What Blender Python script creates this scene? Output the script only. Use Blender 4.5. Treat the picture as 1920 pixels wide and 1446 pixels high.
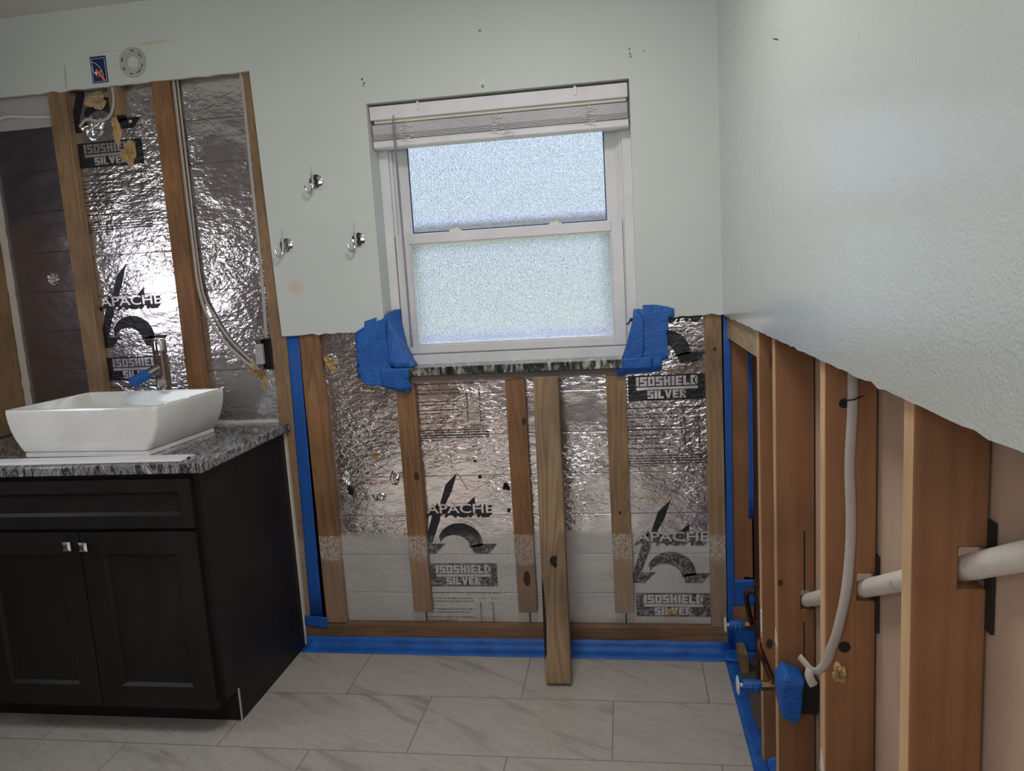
import bpy, bmesh, math, random
from mathutils import Vector, Matrix, noise
random.seed(7)
S = bpy.context.scene
COL = S.collection
for o in list(bpy.data.objects): bpy.data.objects.remove(o)

# ---------------------------------------------------------------- camera
cd = bpy.data.cameras.new('camera'); cam = bpy.data.objects.new('camera', cd); COL.objects.link(cam)
Rr = ((0.98775824, 0.14435434, -0.0591226), (-0.03714373, -0.15045808, -0.98791837), (-0.15150578, 0.97802055, -0.14325435))
M = Matrix(((Rr[0][0], -Rr[1][0], -Rr[2][0], 0), (Rr[0][1], -Rr[1][1], -Rr[2][1], -2.64), (Rr[0][2], -Rr[1][2], -Rr[2][2], 1.39), (0, 0, 0, 1)))
cam.matrix_world = M
cd.sensor_width = 36; cd.lens = 1419.3 / 1920 * 36; cd.clip_start = .02
S.camera = cam

# ---------------------------------------------------------------- world (daylight outside)
W = bpy.data.worlds.new('daylight'); S.world = W; W.use_nodes = True
wn = W.node_tree.nodes; wl = W.node_tree.links
bg = wn['Background']
tc = wn.new('ShaderNodeTexCoord'); sx = wn.new('ShaderNodeSeparateXYZ'); rp = wn.new('ShaderNodeValToRGB')
wl.new(tc.outputs['Generated'], sx.inputs[0]); mr = wn.new('ShaderNodeMapRange')
mr.inputs['From Min'].default_value = -.3; mr.inputs['From Max'].default_value = .8
wl.new(sx.outputs['Z'], mr.inputs['Value']); wl.new(mr.outputs[0], rp.inputs[0])
e = rp.color_ramp.elements
e[0].position = 0; e[0].color = (.16, .22, .12, 1)
e[1].position = 1; e[1].color = (.80, .92, 1, 1)
for p_, c_ in ((.20, (.072, .074, .062, 1)), (.275, (.105, .075, .10, 1)), (.36, (.098, .084, .135, 1)), (.50, (.05, .085, .19, 1))):
    n_ = e.new(p_); n_.color = c_
wl.new(rp.outputs[0], bg.inputs[0]); bg.inputs[1].default_value = 3.35

# ---------------------------------------------------------------- added fill lights, all out of view
def area(name, loc, rot, sx_, sy_, power, col):
    l = bpy.data.lights.new(name, 'AREA'); l.shape = 'RECTANGLE'; l.size = sx_; l.size_y = sy_; l.energy = power; l.color = col
    o = bpy.data.objects.new(name, l); COL.objects.link(o); o.location = loc; o.rotation_euler = rot; return o
area('side_foil_fill', (-2.44, -1.12, 1.50), (0, math.radians(-90), 0), .45, .45, 1.7, (1, .97, .96))  # added unseen panel; gives the foil by the faucet its bright patch
area('overhead_fill', (-.30, -1.2, 2.40), (0, 0, 0), .38, .38, 7.5, (1, .98, .94))  # added fill from above, backing up the weak window light
area('rear_fill', (-.55, -3.60, 1.78), (math.radians(90), 0, 0), 1.3, .8, 11, (.98, .98, 1))  # added front fill from behind the camera; the rear wall has no window
sp_ = bpy.data.lights.new('floor_bounce_spot', 'SPOT'); sp_.energy = 165; sp_.spot_size = math.radians(62); sp_.spot_blend = .5; sp_.shadow_soft_size = .06; sp_.color = (1, .96, .90)  # added spot; brightens the unseen floor for foil reflections and bounce
so_ = bpy.data.objects.new('floor_bounce_spot', sp_); COL.objects.link(so_); so_.location = (-1.0, -2.5, 2.41)

S.view_settings.view_transform = 'Standard'; S.view_settings.look = 'None'
S.view_settings.exposure = 0.83; S.view_settings.gamma = 1; S.view_settings.use_curve_mapping = False
try:
    S.cycles.use_denoising = True; S.cycles.max_bounces = 10; S.cycles.diffuse_bounces = 6; S.cycles.sample_clamp_indirect = 4
except Exception: pass

# ---------------------------------------------------------------- materials
class N:
    def __init__(s, name):
        s.m = bpy.data.materials.new(name); s.m.use_nodes = True
        s.t = s.m.node_tree; s.n = s.t.nodes; s.l = s.t.links; s.b = s.n['Principled BSDF']
    def new(s, k, **kw):
        x = s.n.new('ShaderNode' + k)
        for a, v in kw.items(): setattr(x, a, v)
        return x
    def set(s, sock, v):
        if hasattr(v, 'is_linked') or isinstance(v, bpy.types.NodeSocket): s.l.new(v, sock)
        else: sock.default_value = v
    def math(s, op, a, b=0, c=0):
        x = s.new('Math', operation=op); s.set(x.inputs[0], a); s.set(x.inputs[1], b); s.set(x.inputs[2], c); return x.outputs[0]
    def pos(s, kind='Object'):
        if kind == 'World': return s.new('NewGeometry').outputs['Position']
        return s.new('TexCoord').outputs[kind]
    def mapv(s, v, loc=(0, 0, 0), rot=(0, 0, 0), sc=(1, 1, 1)):
        x = s.new('Mapping'); s.l.new(v, x.inputs[0]); x.inputs[1].default_value = loc; x.inputs[2].default_value = rot; x.inputs[3].default_value = sc; return x.outputs[0]
    def noise(s, v, scale, detail=3, rough=.5, dist=0):
        x = s.new('TexNoise'); s.l.new(v, x.inputs['Vector']); x.inputs['Scale'].default_value = scale
        x.inputs['Detail'].default_value = detail; x.inputs['Roughness'].default_value = rough; x.inputs['Distortion'].default_value = dist
        return x.outputs[0]
    def ramp(s, f, *st):
        x = s.new('ValToRGB'); s.l.new(f, x.inputs[0]); e = x.color_ramp.elements
        while len(e) < len(st): e.new(.5)
        for i, (p, c) in enumerate(st):
            e[i].position = p
            if isinstance(c, (int, float)): c = (c, c, c)
            e[i].color = (*c[:3], 1)
        return x.outputs[0]
    def mix(s, f, a, b, mode='MIX'):
        x = s.new('Mix', data_type='RGBA', blend_type=mode)
        s.set(x.inputs[0], f)
        for i, v in ((6, a), (7, b)):
            if isinstance(v, tuple): v = (*v[:3], 1)
            s.set(x.inputs[i], v)
        return x.outputs[2]
    def bump(s, h, strength=.3, dist=.01, prev=None):
        x = s.new('Bump'); x.inputs['Strength'].default_value = strength; x.inputs['Distance'].default_value = dist
        s.l.new(h, x.inputs['Height'])
        if prev is not None: s.l.new(prev, x.inputs['Normal'])
        return x.outputs[0]
    def fin(s, col=None, rough=None, metal=None, nrm=None, **kw):
        for k, v in (('Base Color', col), ('Roughness', rough), ('Metallic', metal), ('Normal', nrm)):
            if v is None: continue
            if isinstance(v, tuple): v = (*v[:3], 1)
            s.set(s.b.inputs[k], v)
        for k, v in kw.items(): s.b.inputs[k.replace('_', ' ')].default_value = v
        return s.m

def plain(name, col, rough=.5, metal=0, bump=0, bscale=200, **kw):
    n = N(name); p = n.pos()
    c = n.mix(n.ramp(n.noise(p, 9, 4), (.3, 0), (.7, 1)), tuple(x * .93 for x in col), tuple(min(1, x * 1.06) for x in col))
    nr = n.bump(n.noise(p, bscale, 3), bump, .001) if bump else None
    return n.fin(c, rough, metal, nr, **kw)

def wood(name, dark, light, axis=2, rough=.62, ring=14, speck=.0, seed=0.0):
    n = N(name); p = n.pos()
    oi = n.new('ObjectInfo'); sh = n.new('VectorMath', operation='MULTIPLY_ADD')
    n.l.new(oi.outputs['Random'], sh.inputs[0]); sh.inputs[1].default_value = (7.3, 5.1, 9.7); n.l.new(p, sh.inputs[2]); p = sh.outputs[0]
    sc = [1, 1, 1]; sc[axis] = .07
    v = n.mapv(p, sc=tuple(sc), loc=(seed, seed, seed))
    big = n.noise(v, ring, 2, .5, .9)
    rings = n.math('FRACT', n.math('MULTIPLY', big, 9))
    rings = n.math('PINGPONG', rings, .5)
    fine = n.noise(v, 190, 3, .65)
    f = n.math('ADD', n.math('MULTIPLY', rings, .9), n.math('MULTIPLY', fine, .62))
    c = n.mix(n.ramp(f, (.12, .12), (.85, 1)), dark, light)
    sc2 = [1, 1, 1]; sc2[axis] = .45
    kv = n.mapv(p, sc=tuple(sc2)); vo = n.new('TexVoronoi'); n.l.new(kv, vo.inputs['Vector']); vo.inputs['Scale'].default_value = 5.2
    knot = n.ramp(vo.outputs['Distance'], (.035, 1), (.075, 0))
    c = n.mix(n.math('MULTIPLY', knot, .75), c, tuple(x * .22 for x in dark))
    patch = n.ramp(n.noise(p, 3.2, 3), (.35, .72), (.62, 1.08))
    c = n.mix(1, c, patch, 'MULTIPLY')
    if speck:
        wp = n.pos('World'); z = n.new('SeparateXYZ'); n.l.new(wp, z.inputs[0])
        wob = n.math('MULTIPLY', n.noise(wp, 9, 3), .16)
        zz = n.math('ADD', z.outputs['Z'], wob)
        band = n.ramp(n.math('ABSOLUTE', n.math('SUBTRACT', zz, .475)), (.035, 1), (.06, 0))
        top = n.ramp(z.outputs['Z'], (.442, 1), (.446, 0))
        sp = n.ramp(n.noise(wp, 130, 4, .7), (.44, 0), (.52, 1))
        mask = n.math('MULTIPLY', n.math('MULTIPLY', band, top), sp)
        c = n.mix(n.math('MULTIPLY', mask, speck), c, (.50, .47, .43))
        haze = n.ramp(z.outputs['Z'], (.40, .30), (.446, 0))
        c = n.mix(haze, c, (.33, .28, .24))
    nr = n.bump(f, .25, .0015)
    return n.fin(c, rough, 0, nr)

def wall_paint(name, col, texture, rough, marks=()):
    n = N(name); p = n.pos('World')
    c = n.mix(n.ramp(n.noise(p, 2.2, 4), (.3, 0), (.7, 1)), tuple(x * .97 for x in col), tuple(x * 1.02 for x in col))
    s = n.new('SeparateXYZ'); n.l.new(p, s.inputs[0])
    nz = n.noise(p, 60, 4, .6)
    for (x, z, rx, rz, mc, st, soft) in marks:
        dx = n.math('DIVIDE', n.math('SUBTRACT', s.outputs['X'], x), rx); dz = n.math('DIVIDE', n.math('SUBTRACT', s.outputs['Z'], z), rz)
        d = n.math('SQRT', n.math('ADD', n.math('MULTIPLY', dx, dx), n.math('MULTIPLY', dz, dz)))
        d = n.math('ADD', d, n.math('MULTIPLY', n.math('SUBTRACT', nz, .5), .9))
        c = n.mix(n.math('MULTIPLY', n.ramp(d, (1 - soft, 1), (1, 0)), st), c, mc)
    nr = n.bump(n.noise(p, texture[0], 3, .55), texture[1], texture[2])
    if len(texture) > 3: nr = n.bump(n.noise(p, texture[3], 2, .5), texture[4], texture[5], nr)
    return n.fin(c, rough, 0, nr)

def foil(name, tint=(.80, .79, .82), rough=.20, b1=1.0, z0=.128, hazy=True, dist=.0040):
    n = N(name); p = n.pos('World'); s = n.new('SeparateXYZ'); n.l.new(p, s.inputs[0])
    h0 = n.noise(n.mapv(p, sc=(.8, 1, 1.35)), 5.5, 2, .5)
    h1 = n.noise(n.mapv(p, sc=(.75, 1, 1.5)), 52, 2, .55, .6)
    h2 = n.noise(p, 120, 2, .6)
    wr = n.math('MULTIPLY', h1, n.ramp(n.noise(p, 3.1, 2), (.36, .12), (.60, 1)))
    zb = n.math('ADD', s.outputs['Z'], n.math('MULTIPLY', n.noise(p, 7, 3), .05)); hz = n.ramp(zb, (.44, 1), (.475, 0)) if hazy else 0
    wr = n.math('MULTIPLY', wr, n.math('SUBTRACT', 1, n.math('MULTIPLY', hz, .75)))
    nr = n.bump(h0, .7, .016)
    nr = n.bump(wr, b1, dist, nr)
    nr = n.bump(h2, .25, .0010, nr)
    # pressed cross lines every six inches, two fainter uprights
    zz = n.math('FRACT', n.math('DIVIDE', n.math('SUBTRACT', s.outputs['Z'], z0), .1535))
    li = n.ramp(n.math('ABSOLUTE', n.math('SUBTRACT', zz, .5)), (.004, 0), (.013, 1))
    nr = n.bump(li, .9, .003, nr)
    if hazy:
        sp = n.ramp(n.noise(p, 95, 4, .7), (.46, .65), (.58, 1))
        f = n.math('MULTIPLY', hz, sp)
        ro = n.math('ADD', rough, n.math('MULTIPLY', f, .36))
        me = n.math('SUBTRACT', 1, n.math('MULTIPLY', f, .5))
        c = n.mix(f, tint, (.56, .55, .53))
        return n.fin(c, ro, me, nr)
    return n.fin(tint, rough, 1, nr)

def floor_mat():
    n = N('marble_look_tile'); p = n.pos('World')
    v = n.mapv(p, loc=(.39 + .61 * 10, .64 + .3075 * 2, 0))
    b = n.new('TexBrick'); n.l.new(v, b.inputs['Vector']); b.inputs['Scale'].default_value = 1; b.inputs['Brick Width'].default_value = .61
    b.inputs['Row Height'].default_value = .3075; b.inputs['Mortar Size'].default_value = .0017; b.inputs['Mortar Smooth'].default_value = .2
    b.inputs['Color1'].default_value = (0, 0, 0, 1); b.inputs['Color2'].default_value = (1, 1, 1, 1); b.offset = .5
    rnd = n.new('SeparateColor'); n.l.new(b.outputs['Color'], rnd.inputs[0])
    vm = n.new('VectorMath', operation='MULTIPLY_ADD'); n.l.new(b.outputs['Color'], vm.inputs[0]); vm.inputs[1].default_value = (3, 5, 1); n.l.new(p, vm.inputs[2])
    sv = n.mapv(vm.outputs[0], rot=(0, 0, math.radians(38)), sc=(.9, 5.5, 1))
    sv = n.mapv(vm.outputs[0], rot=(0, 0, math.radians(30))); sv = n.mapv(sv, sc=(.55, 3.6, 1))
    veins = n.noise(sv, 3.0, 5, .55, 1.1)
    fine = n.noise(sv, 11, 5, .6, .8)
    c = n.mix(n.ramp(veins, (.30, 0), (.43, .8), (.7, 1)), (.27, .24, .21), (.44, .405, .365))
    c = n.mix(n.ramp(n.math('ABSOLUTE', n.math('SUBTRACT', fine, .5)), (0, .45), (.035, 0)), c, (.25, .23, .21))
    c = n.mix(n.math('MULTIPLY', rnd.outputs[0], .12), c, (.38, .36, .34))
    c = n.mix(b.outputs['Fac'], c, (.17, .155, .14))
    nr = n.bump(n.math('SUBTRACT', 1, b.outputs['Fac']), .4, .002)
    return n.fin(c, .42, 0, nr)

def granite():
    n = N('banded_granite'); p = n.pos()
    v = n.mapv(p, rot=(0, 0, math.radians(62)), sc=(1, 1, 1)); v = n.mapv(v, sc=(1.2, 5.5, 1.2))
    a = n.noise(v, 6.5, 5, .6, 2.2); b2 = n.noise(v, 26, 4, .7, 1)
    c = n.ramp(n.math('ADD', n.math('MULTIPLY', a, .8), n.math('MULTIPLY', b2, .24)), (.40, (.012, .015, .018)), (.49, (.055, .06, .065)), (.54, (.33, .34, .36)), (.58, (.03, .035, .04)), (.65, (.60, .58, .57)), (.73, (.07, .08, .08)))
    sp = n.noise(p, 170, 3, .6)
    c = n.mix(n.ramp(sp, (.5, 0), (.66, .5)), c, (.34, .29, .25))
    return n.fin(c, .14, 0, None)

def glassmat():
    n = N('frosted_glass'); p = n.pos()
    vo = n.noise(p, 190, 2, .6); nr = n.bump(vo, 1, .013)
    m = n.fin((.95, .97, 1), .15, 0, nr); n.b.inputs['Transmission Weight'].default_value = 1; n.b.inputs['IOR'].default_value = 1.35
    return m

SAGE = (.565, .61, .585)
hk = (.30, .31, .30)
MW_back = wall_paint('sage_paint', SAGE, (420, .16, .0008, 45, .12, .002), .5, [
    (-1.185, 1.397, .036, .034, (.60, .42, .33), .6, .55), (-1.625, 2.288, .085, .008, (.50, .47, .22), .7, .5), (-1.82, 2.275, .10, .004, (.50, .48, .28), .5, .6),
    (-1.084, 1.800, .006, .03, (.33, .34, .33), .55, .8), (-1.215, 1.590, .006, .03, (.33, .34, .33), .55, .8), (-.943, 1.594, .006, .03, (.33, .34, .33), .55, .8),
    (-.700, 2.262, .14, .0, (.3, .3, .3), 0, .5),
    (-.868, 2.091, .004, .005, (.02, .02, .02), .9, .3), (-.862, 2.078, .004, .004, (.02, .02, .02), .9, .3), (-.866, 2.070, .003, .003, (.02, .02, .02), .9, .3),
    (-.448, 2.030, .006, .007, (.02, .02, .02), .9, .3), (-.450, 2.045, .016, .02, (.66, .69, .66), .5, .5), (-.446, 2.207, .005, .005, (.05, .05, .05), .8, .3),
    (.045, 2.099, .003, .004, (.02, .02, .02), .9, .3), (.046, 2.085, .003, .004, (.02, .02, .02), .9, .3), (.048, 2.076, .006, .004, (.1, .1, .1), .7, .3), (.09, 2.09, .003, .003, (.1, .1, .1), .7, .3),
    (-1.30, 1.62, .004, .03, (.3, .3, .3), .3, .5)])
MW_right = wall_paint('sage_paint_orange_peel', SAGE, (230, .7, .0019, 75, .35, .0016), .20)
_p = MW_right.node_tree.nodes['Principled BSDF']; _p.inputs['Specular IOR Level'].default_value = .9
_p.inputs['Coat Weight'].default_value = .8; _p.inputs['Coat Roughness'].default_value = .2; _p.inputs['Coat IOR'].default_value = 1.7
M_ceil = wall_paint('ceiling_paint', (.62, .63, .60), (200, .3, .002), .7)
M_floor = floor_mat()
M_gyp = plain('gypsum_edge', (.62, .58, .52), .9, bump=.5)
M_pine = wood('furring_pine', (.13, .055, .02), (.30, .16, .07), speck=.85)
M_pine2 = wood('tan_furring_pine', (.17, .10, .05), (.34, .22, .12), speck=.85, seed=3)
M_osb = wood('rough_strip_wood', (.14, .08, .035), (.30, .19, .10), seed=6, ring=40, speck=.3)
M_pineb = wood('reddish_furring', (.15, .062, .022), (.28, .14, .058), seed=9, ring=18, speck=.6)
M_plate = wood('bottom_plate_wood', (.09, .045, .02), (.24, .135, .065), axis=0)
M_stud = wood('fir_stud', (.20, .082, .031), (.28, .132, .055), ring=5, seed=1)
M_studn = wood('pale_fir_and_lit_edge', (.55, .33, .16), (.70, .46, .25), ring=8, seed=1)  # lighter copy of the fir: light painted on stud edges, also pale shim wood
M_lean = wood('treated_board', (.11, .07, .035), (.33, .22, .12), ring=9, seed=5)
M_ply = wood('plywood_blocking', (.26, .17, .09), (.50, .37, .22), axis=1, ring=22)
M_cab = wood('espresso_stain', (.008, .0065, .0072), (.014, .0115, .012), ring=4, rough=.5)
M_cab.node_tree.nodes['Principled BSDF'].inputs['Specular IOR Level'].default_value = .3
M_foil = foil('foil_facer')
M_foild = foil('foil_facer_dim_reflection', (.33, .31, .35), .3, .3, hazy=False)  # darker copy of the foil; its dim reflection is put into the tint
M_foill = foil('foil_facer_left', rough=.18, z0=.1, dist=.0042)
M_letter = foil('foil_letters', rough=.34, b1=.4, dist=.0015)
def inkmat():
    n = N('black_print'); p = n.pos('World')
    s = n.new('SeparateXYZ'); n.l.new(p, s.inputs[0])
    hz = n.ramp(n.math('ADD', s.outputs['Z'], n.math('MULTIPLY', n.noise(p, 7, 3), .05)), (.44, 1), (.475, 0))
    sp = n.ramp(n.noise(p, 95, 4, .7), (.46, .12), (.62, .75))
    c = n.mix(n.math('MULTIPLY', hz, sp), (.012, .012, .016), (.36, .35, .34))
    h1 = n.noise(n.mapv(p, sc=(.75, 1, 1.5)), 34, 3, .62, .8)
    return n.fin(c, .35, 0, n.bump(h1, .5, .008))
M_ink = inkmat()
M_tape = plain('painters_tape_blue', (.007, .085, .36), .55, bump=.35, bscale=90)
def tapebright():
    n = N('painters_tape_folded'); p = n.pos()
    c = n.mix(n.ramp(n.noise(p, 14, 3), (.3, 0), (.7, 1)), (.006, .075, .33), (.012, .13, .48))
    return n.fin(c, .5, 0, n.bump(n.noise(n.mapv(p, sc=(1, 1, 2.2)), 42, 3, .6, .6), .55, .006))
M_tapef = tapebright()
M_white = plain('white_vinyl', (.70, .70, .72), .38)
M_blind = plain('blind_white', (.72, .70, .73), .45)
M_cream = plain('blind_headrail_white', (.74, .72, .62), .4)
M_ceram = plain('glazed_ceramic', (.74, .74, .71), .08)
M_ceram.node_tree.nodes['Principled BSDF'].inputs['Coat Weight'].default_value = .4
M_chrome = plain('polished_chrome', (.60, .60, .62), .07, 1)
M_black = plain('black_plastic', (.012, .012, .014), .5)
M_dark = plain('dark_gap', (.01, .009, .009), .9)
M_copper = plain('tarnished_copper', (.085, .038, .026), .5, .8)
M_brass = plain('aged_brass', (.36, .24, .12), .4, 1)
M_pvc = (lambda n: n.fin(n.mix(n.ramp(n.noise(n.pos(), 22, 5, .7), (.58, 0), (.70, .7)), (.66, .62, .57), (.32, .22, .15)), .45))(N('pvc_pipe'))
M_cable = plain('white_cable_jacket', (.40, .365, .33), .5)
M_foam = plain('yellow_foam', (.50, .34, .15), .9, bump=1, bscale=120)
M_backing = plain('back_of_drywall_paper', (.44, .32, .235), .9, bump=.2)
M_grey = plain('grey_plastic', (.40, .41, .40), .5)
M_bluebox = plain('blue_electrical_plastic', (.008, .025, .13), .45)
M_orange = plain('orange_wire', (.75, .19, .05), .5)
M_mortar = plain('grey_mortar', (.17, .155, .14), .95, bump=1, bscale=70)
M_out = plain('grey_receptacle', (.42, .40, .41), .4)
M_slab = plain('dirty_subfloor', (.075, .06, .05), .95, bump=1, bscale=60)
M_door = wood('stained_door', (.30, .13, .06), (.50, .25, .13), ring=6)
M_glass = glassmat()
M_gran = granite()
def sill_stone():
    n = N('sill_granite'); p = n.pos(); v = n.mapv(p, sc=(1, .25, .35))
    a = n.noise(v, 58, 4, .65, .6); b2 = n.noise(v, 9, 3, .5)
    c = n.ramp(n.math('ADD', n.math('MULTIPLY', a, .75), n.math('MULTIPLY', b2, .3)), (.40, (.014, .018, .016)), (.50, (.05, .06, .055)), (.56, (.22, .22, .22)), (.62, (.52, .44, .34)), (.7, (.62, .62, .64)))
    return n.fin(c, .10, 0, None)
M_sill = sill_stone()
M_cord = plain('blind_cord', (.72, .72, .66), .6)
M_wand = plain('grey_wand_plastic', (.22, .21, .24), .25)
M_silver = plain('foil_flap', (.78, .78, .78), .18, 1, bump=1, bscale=60)

# ---------------------------------------------------------------- builders
def link(o): COL.objects.link(o); return o
def mesh_obj(name, verts, faces, mats, parent=None, smooth=False, fm=None):
    me = bpy.data.meshes.new(name)
    if parent is not None:
        L = parent_loc(parent); verts = [(v[0] - L[0], v[1] - L[1], v[2] - L[2]) for v in verts]
    me.from_pydata([tuple(v) for v in verts], [], faces)
    if not isinstance(mats, (list, tuple)): mats = [mats]
    for m in mats: me.materials.append(m)
    if fm:
        for i, p in enumerate(me.polygons): p.material_index = fm[i]
    if smooth:
        for p in me.polygons: p.use_smooth = True
    me.update()
    o = link(bpy.data.objects.new(name, me))
    if parent is not None: o.parent = parent
    return o
def parent_loc(p):
    L = Vector(p.location)
    while p.parent: p = p.parent; L += Vector(p.location)
    return L
def tag(o, label, cat, group=None):
    o['label'] = label; o['category'] = cat
    if group: o['group'] = group
    return o
def struct(o): o['kind'] = 'structure'; return o
def empty(name, loc, label=None, cat=None, group=None):
    o = link(bpy.data.objects.new(name, None)); o.location = loc; o.empty_display_size = .05
    if label: tag(o, label, cat, group)
    return o
class B:
    def __init__(s): s.v = []; s.f = []; s.m = []
    def add(s, v, f, m=0):
        k = len(s.v); s.v += [tuple(x) for x in v]; s.f += [[i + k for i in q] for q in f]; s.m += [m] * len(f); return s
    def box(s, x0, x1, y0, y1, z0, z1, m=0):
        x0, x1 = sorted((x0, x1)); y0, y1 = sorted((y0, y1)); z0, z1 = sorted((z0, z1))
        return s.add([(x0, y0, z0), (x1, y0, z0), (x1, y1, z0), (x0, y1, z0), (x0, y0, z1), (x1, y0, z1), (x1, y1, z1), (x0, y1, z1)],
              [(3, 2, 1, 0), (4, 5, 6, 7), (0, 1, 5, 4), (1, 2, 6, 5), (2, 3, 7, 6), (3, 0, 4, 7)], m)
    def prism(s, poly, d0, d1, plane='xz', m=0):
        """poly in plane, extruded along the remaining axis from d0 to d1"""
        def P(a, b, d): return {'xz': (a, d, b), 'xy': (a, b, d), 'yz': (d, a, b)}[plane]
        n = len(poly); v = [P(a, b, d0) for a, b in poly] + [P(a, b, d1) for a, b in poly]
        f = [list(range(n)), list(range(2 * n - 1, n - 1, -1))] + [[(i + 1) % n, i, i + n, (i + 1) % n + n] for i in range(n)]
        return s.add(v, f, m)
    def tube(s, pts, r, seg=10, m=0, flat=None, cap=True):
        pts = [Vector(p) for p in pts]; rings = []; up = None
        for i, p in enumerate(pts):
            t = (pts[min(i + 1, len(pts) - 1)] - pts[max(i - 1, 0)]).normalized()
            if up is None: up = t.orthogonal().normalized() if flat is None else (Vector(flat) - Vector(flat).dot(t) * t).normalized()
            up = (up - up.dot(t) * t).normalized(); sd = t.cross(up)
            rr = r[i] if isinstance(r, (list, tuple)) else r
            ra, rb = (rr, rr) if flat is None else (rr, rr * .45)
            rings.append([p + up * math.cos(a) * ra + sd * math.sin(a) * rb for a in [2 * math.pi * k / seg for k in range(seg)]])
        v = [q for ring in rings for q in ring]; f = []
        for i in range(len(rings) - 1):
            for k in range(seg): f.append([i * seg + k, i * seg + (k + 1) % seg, (i + 1) * seg + (k + 1) % seg, (i + 1) * seg + k])
        if cap: f.append(list(range(seg))[::-1]); f.append([len(v) - seg + k for k in range(seg)])
        return s.add(v, f, m)
    def lathe(s, prof, c, axis='z', seg=32, m=0):
        v = []; f = []
        for (r, h) in prof:
            for k in range(seg):
                a = 2 * math.pi * k / seg; x, y = r * math.cos(a), r * math.sin(a)
                v.append({'z': (c[0] + x, c[1] + y, c[2] + h), 'y': (c[0] + x, c[1] + h, c[2] + y), 'x': (c[0] + h, c[1] + x, c[2] + y)}[axis])
        for i in range(len(prof) - 1):
            for k in range(seg): f.append([i * seg + k, i * seg + (k + 1) % seg, (i + 1) * seg + (k + 1) % seg, (i + 1) * seg + k])
        return s.add(v, f, m)
    def obj(s, name, mats, parent=None, smooth=False, bevel=0):
        o = mesh_obj(name, s.v, s.f, mats, parent, smooth, s.m if isinstance(mats, (list, tuple)) else None)
        bm = bmesh.new(); bm.from_mesh(o.data); bmesh.ops.recalc_face_normals(bm, faces=bm.faces); bm.to_mesh(o.data); bm.free()
        if bevel:
            md = o.modifiers.new('edge', 'BEVEL'); md.width = bevel; md.segments = 2; md.limit_method = 'ANGLE'
        if smooth:
            md = o.modifiers.new('wn', 'EDGE_SPLIT'); md.split_angle = math.radians(40)
        return o
def smooth_path(pts, n=8):
    pts = [Vector(p) for p in pts]; out = []
    for i in range(len(pts) - 1):
        a, b, c, d = pts[max(i - 1, 0)], pts[i], pts[i + 1], pts[min(i + 2, len(pts) - 1)]
        for k in range(n):
            t = k / n
            out.append(.5 * ((2 * b) + (c - a) * t + (2 * a - 5 * b + 4 * c - d) * t * t + (3 * b - a - 3 * c + d) * t ** 3))
    return out + [pts[-1]]

# ================================================================ SETTING
def slab_holes(name, xs, zs, solid, y0, y1, mats, warp=None, cut_noise=()):
    """a sheet in the x-z plane made of cells, holes left out; outer skin mat 0, cut edges mat 1"""
    b = B(); idx = {}; v = []
    def vid(i, j, s):
        k = (i, j, s)
        if k not in idx:
            x, z = xs[i], zs[j]
            if warp: x, z = warp(x, z)
            idx[k] = len(v); v.append((x, y0 if s == 0 else y1, z))
        return idx[k]
    f = []; m = []
    nx, nz = len(xs) - 1, len(zs) - 1
    S_ = lambda i, j: 0 <= i < nx and 0 <= j < nz and solid((xs[i] + xs[i + 1]) / 2, (zs[j] + zs[j + 1]) / 2)
    for i in range(nx):
        for j in range(nz):
            if not S_(i, j): continue
            f.append([vid(i, j, 0), vid(i + 1, j, 0), vid(i + 1, j + 1, 0), vid(i, j + 1, 0)]); m.append(0)
            f.append([vid(i, j, 1), vid(i, j + 1, 1), vid(i + 1, j + 1, 1), vid(i + 1, j, 1)]); m.append(1)
            for (di, dj, a, c) in ((-1, 0, (i, j), (i, j + 1)), (1, 0, (i + 1, j + 1), (i + 1, j)), (0, -1, (i + 1, j), (i, j)), (0, 1, (i, j + 1), (i + 1, j + 1))):
                if not S_(i + di, j + dj):
                    f.append([vid(*a, 0), vid(*c, 0), vid(*c, 1), vid(*a, 1)][::-1]); m.append(1)
    return mesh_obj(name, v, f, mats, None, False, m)
CUTX = -1.265; WL, WR, WT = -.862, .040, 2.009; ZC = 1.221; ZT = 2.157; XR = .325; CEIL = 2.43
def frange(a, b, st):
    n = max(1, round((b - a) / st)); return [a + (b - a) * k / n for k in range(n)]
xs = frange(-2.47, CUTX, .03) + frange(CUTX, WL, .025) + frange(WL, WR, .3) + frange(WR, .338, .025) + [.338]
zs = [ZC, 1.3, 1.5, 1.7, 1.9, WT, 2.07, ZT, 2.25, CEIL + .01]
def warpw(x, z):
    if abs(x - CUTX) < 1e-6: x = -1.257 - (z - 1.22) * .0213
    if abs(z - ZC) < 1e-6: z += (noise.noise(Vector((x * 40, 1, 3))) * .006 - .001) if x not in (.338,) else 0
    if abs(z - ZT) < 1e-6: z += noise.noise(Vector((x * 30, 7, 3))) * .007 if x < CUTX - .01 else 0
    return x, z
wall_back = slab_holes('wall_back', xs, zs, lambda x, z: not (x < CUTX and z < ZT) and not (WL < x < WR and z < WT), 0, .0127, [MW_back, M_gyp], warpw)
struct(wall_back)
# block wall behind, with the window opening
b = B(); b.box(-2.6, -.95, .075, .22, -.05, 2.5); b.box(.12, .62, .075, .22, -.05, 2.5); b.box(-.95, .12, .075, .22, -.05, 1.035); b.box(-.95, .12, .075, .22, 2.03, 2.5)
b.box(-.95, -.872, .1, .22, 1.035, 2.03); b.box(.05, .12, .1, .22, 1.035, 2.03)
struct(b.obj('wall_outer', M_dark))
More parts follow.
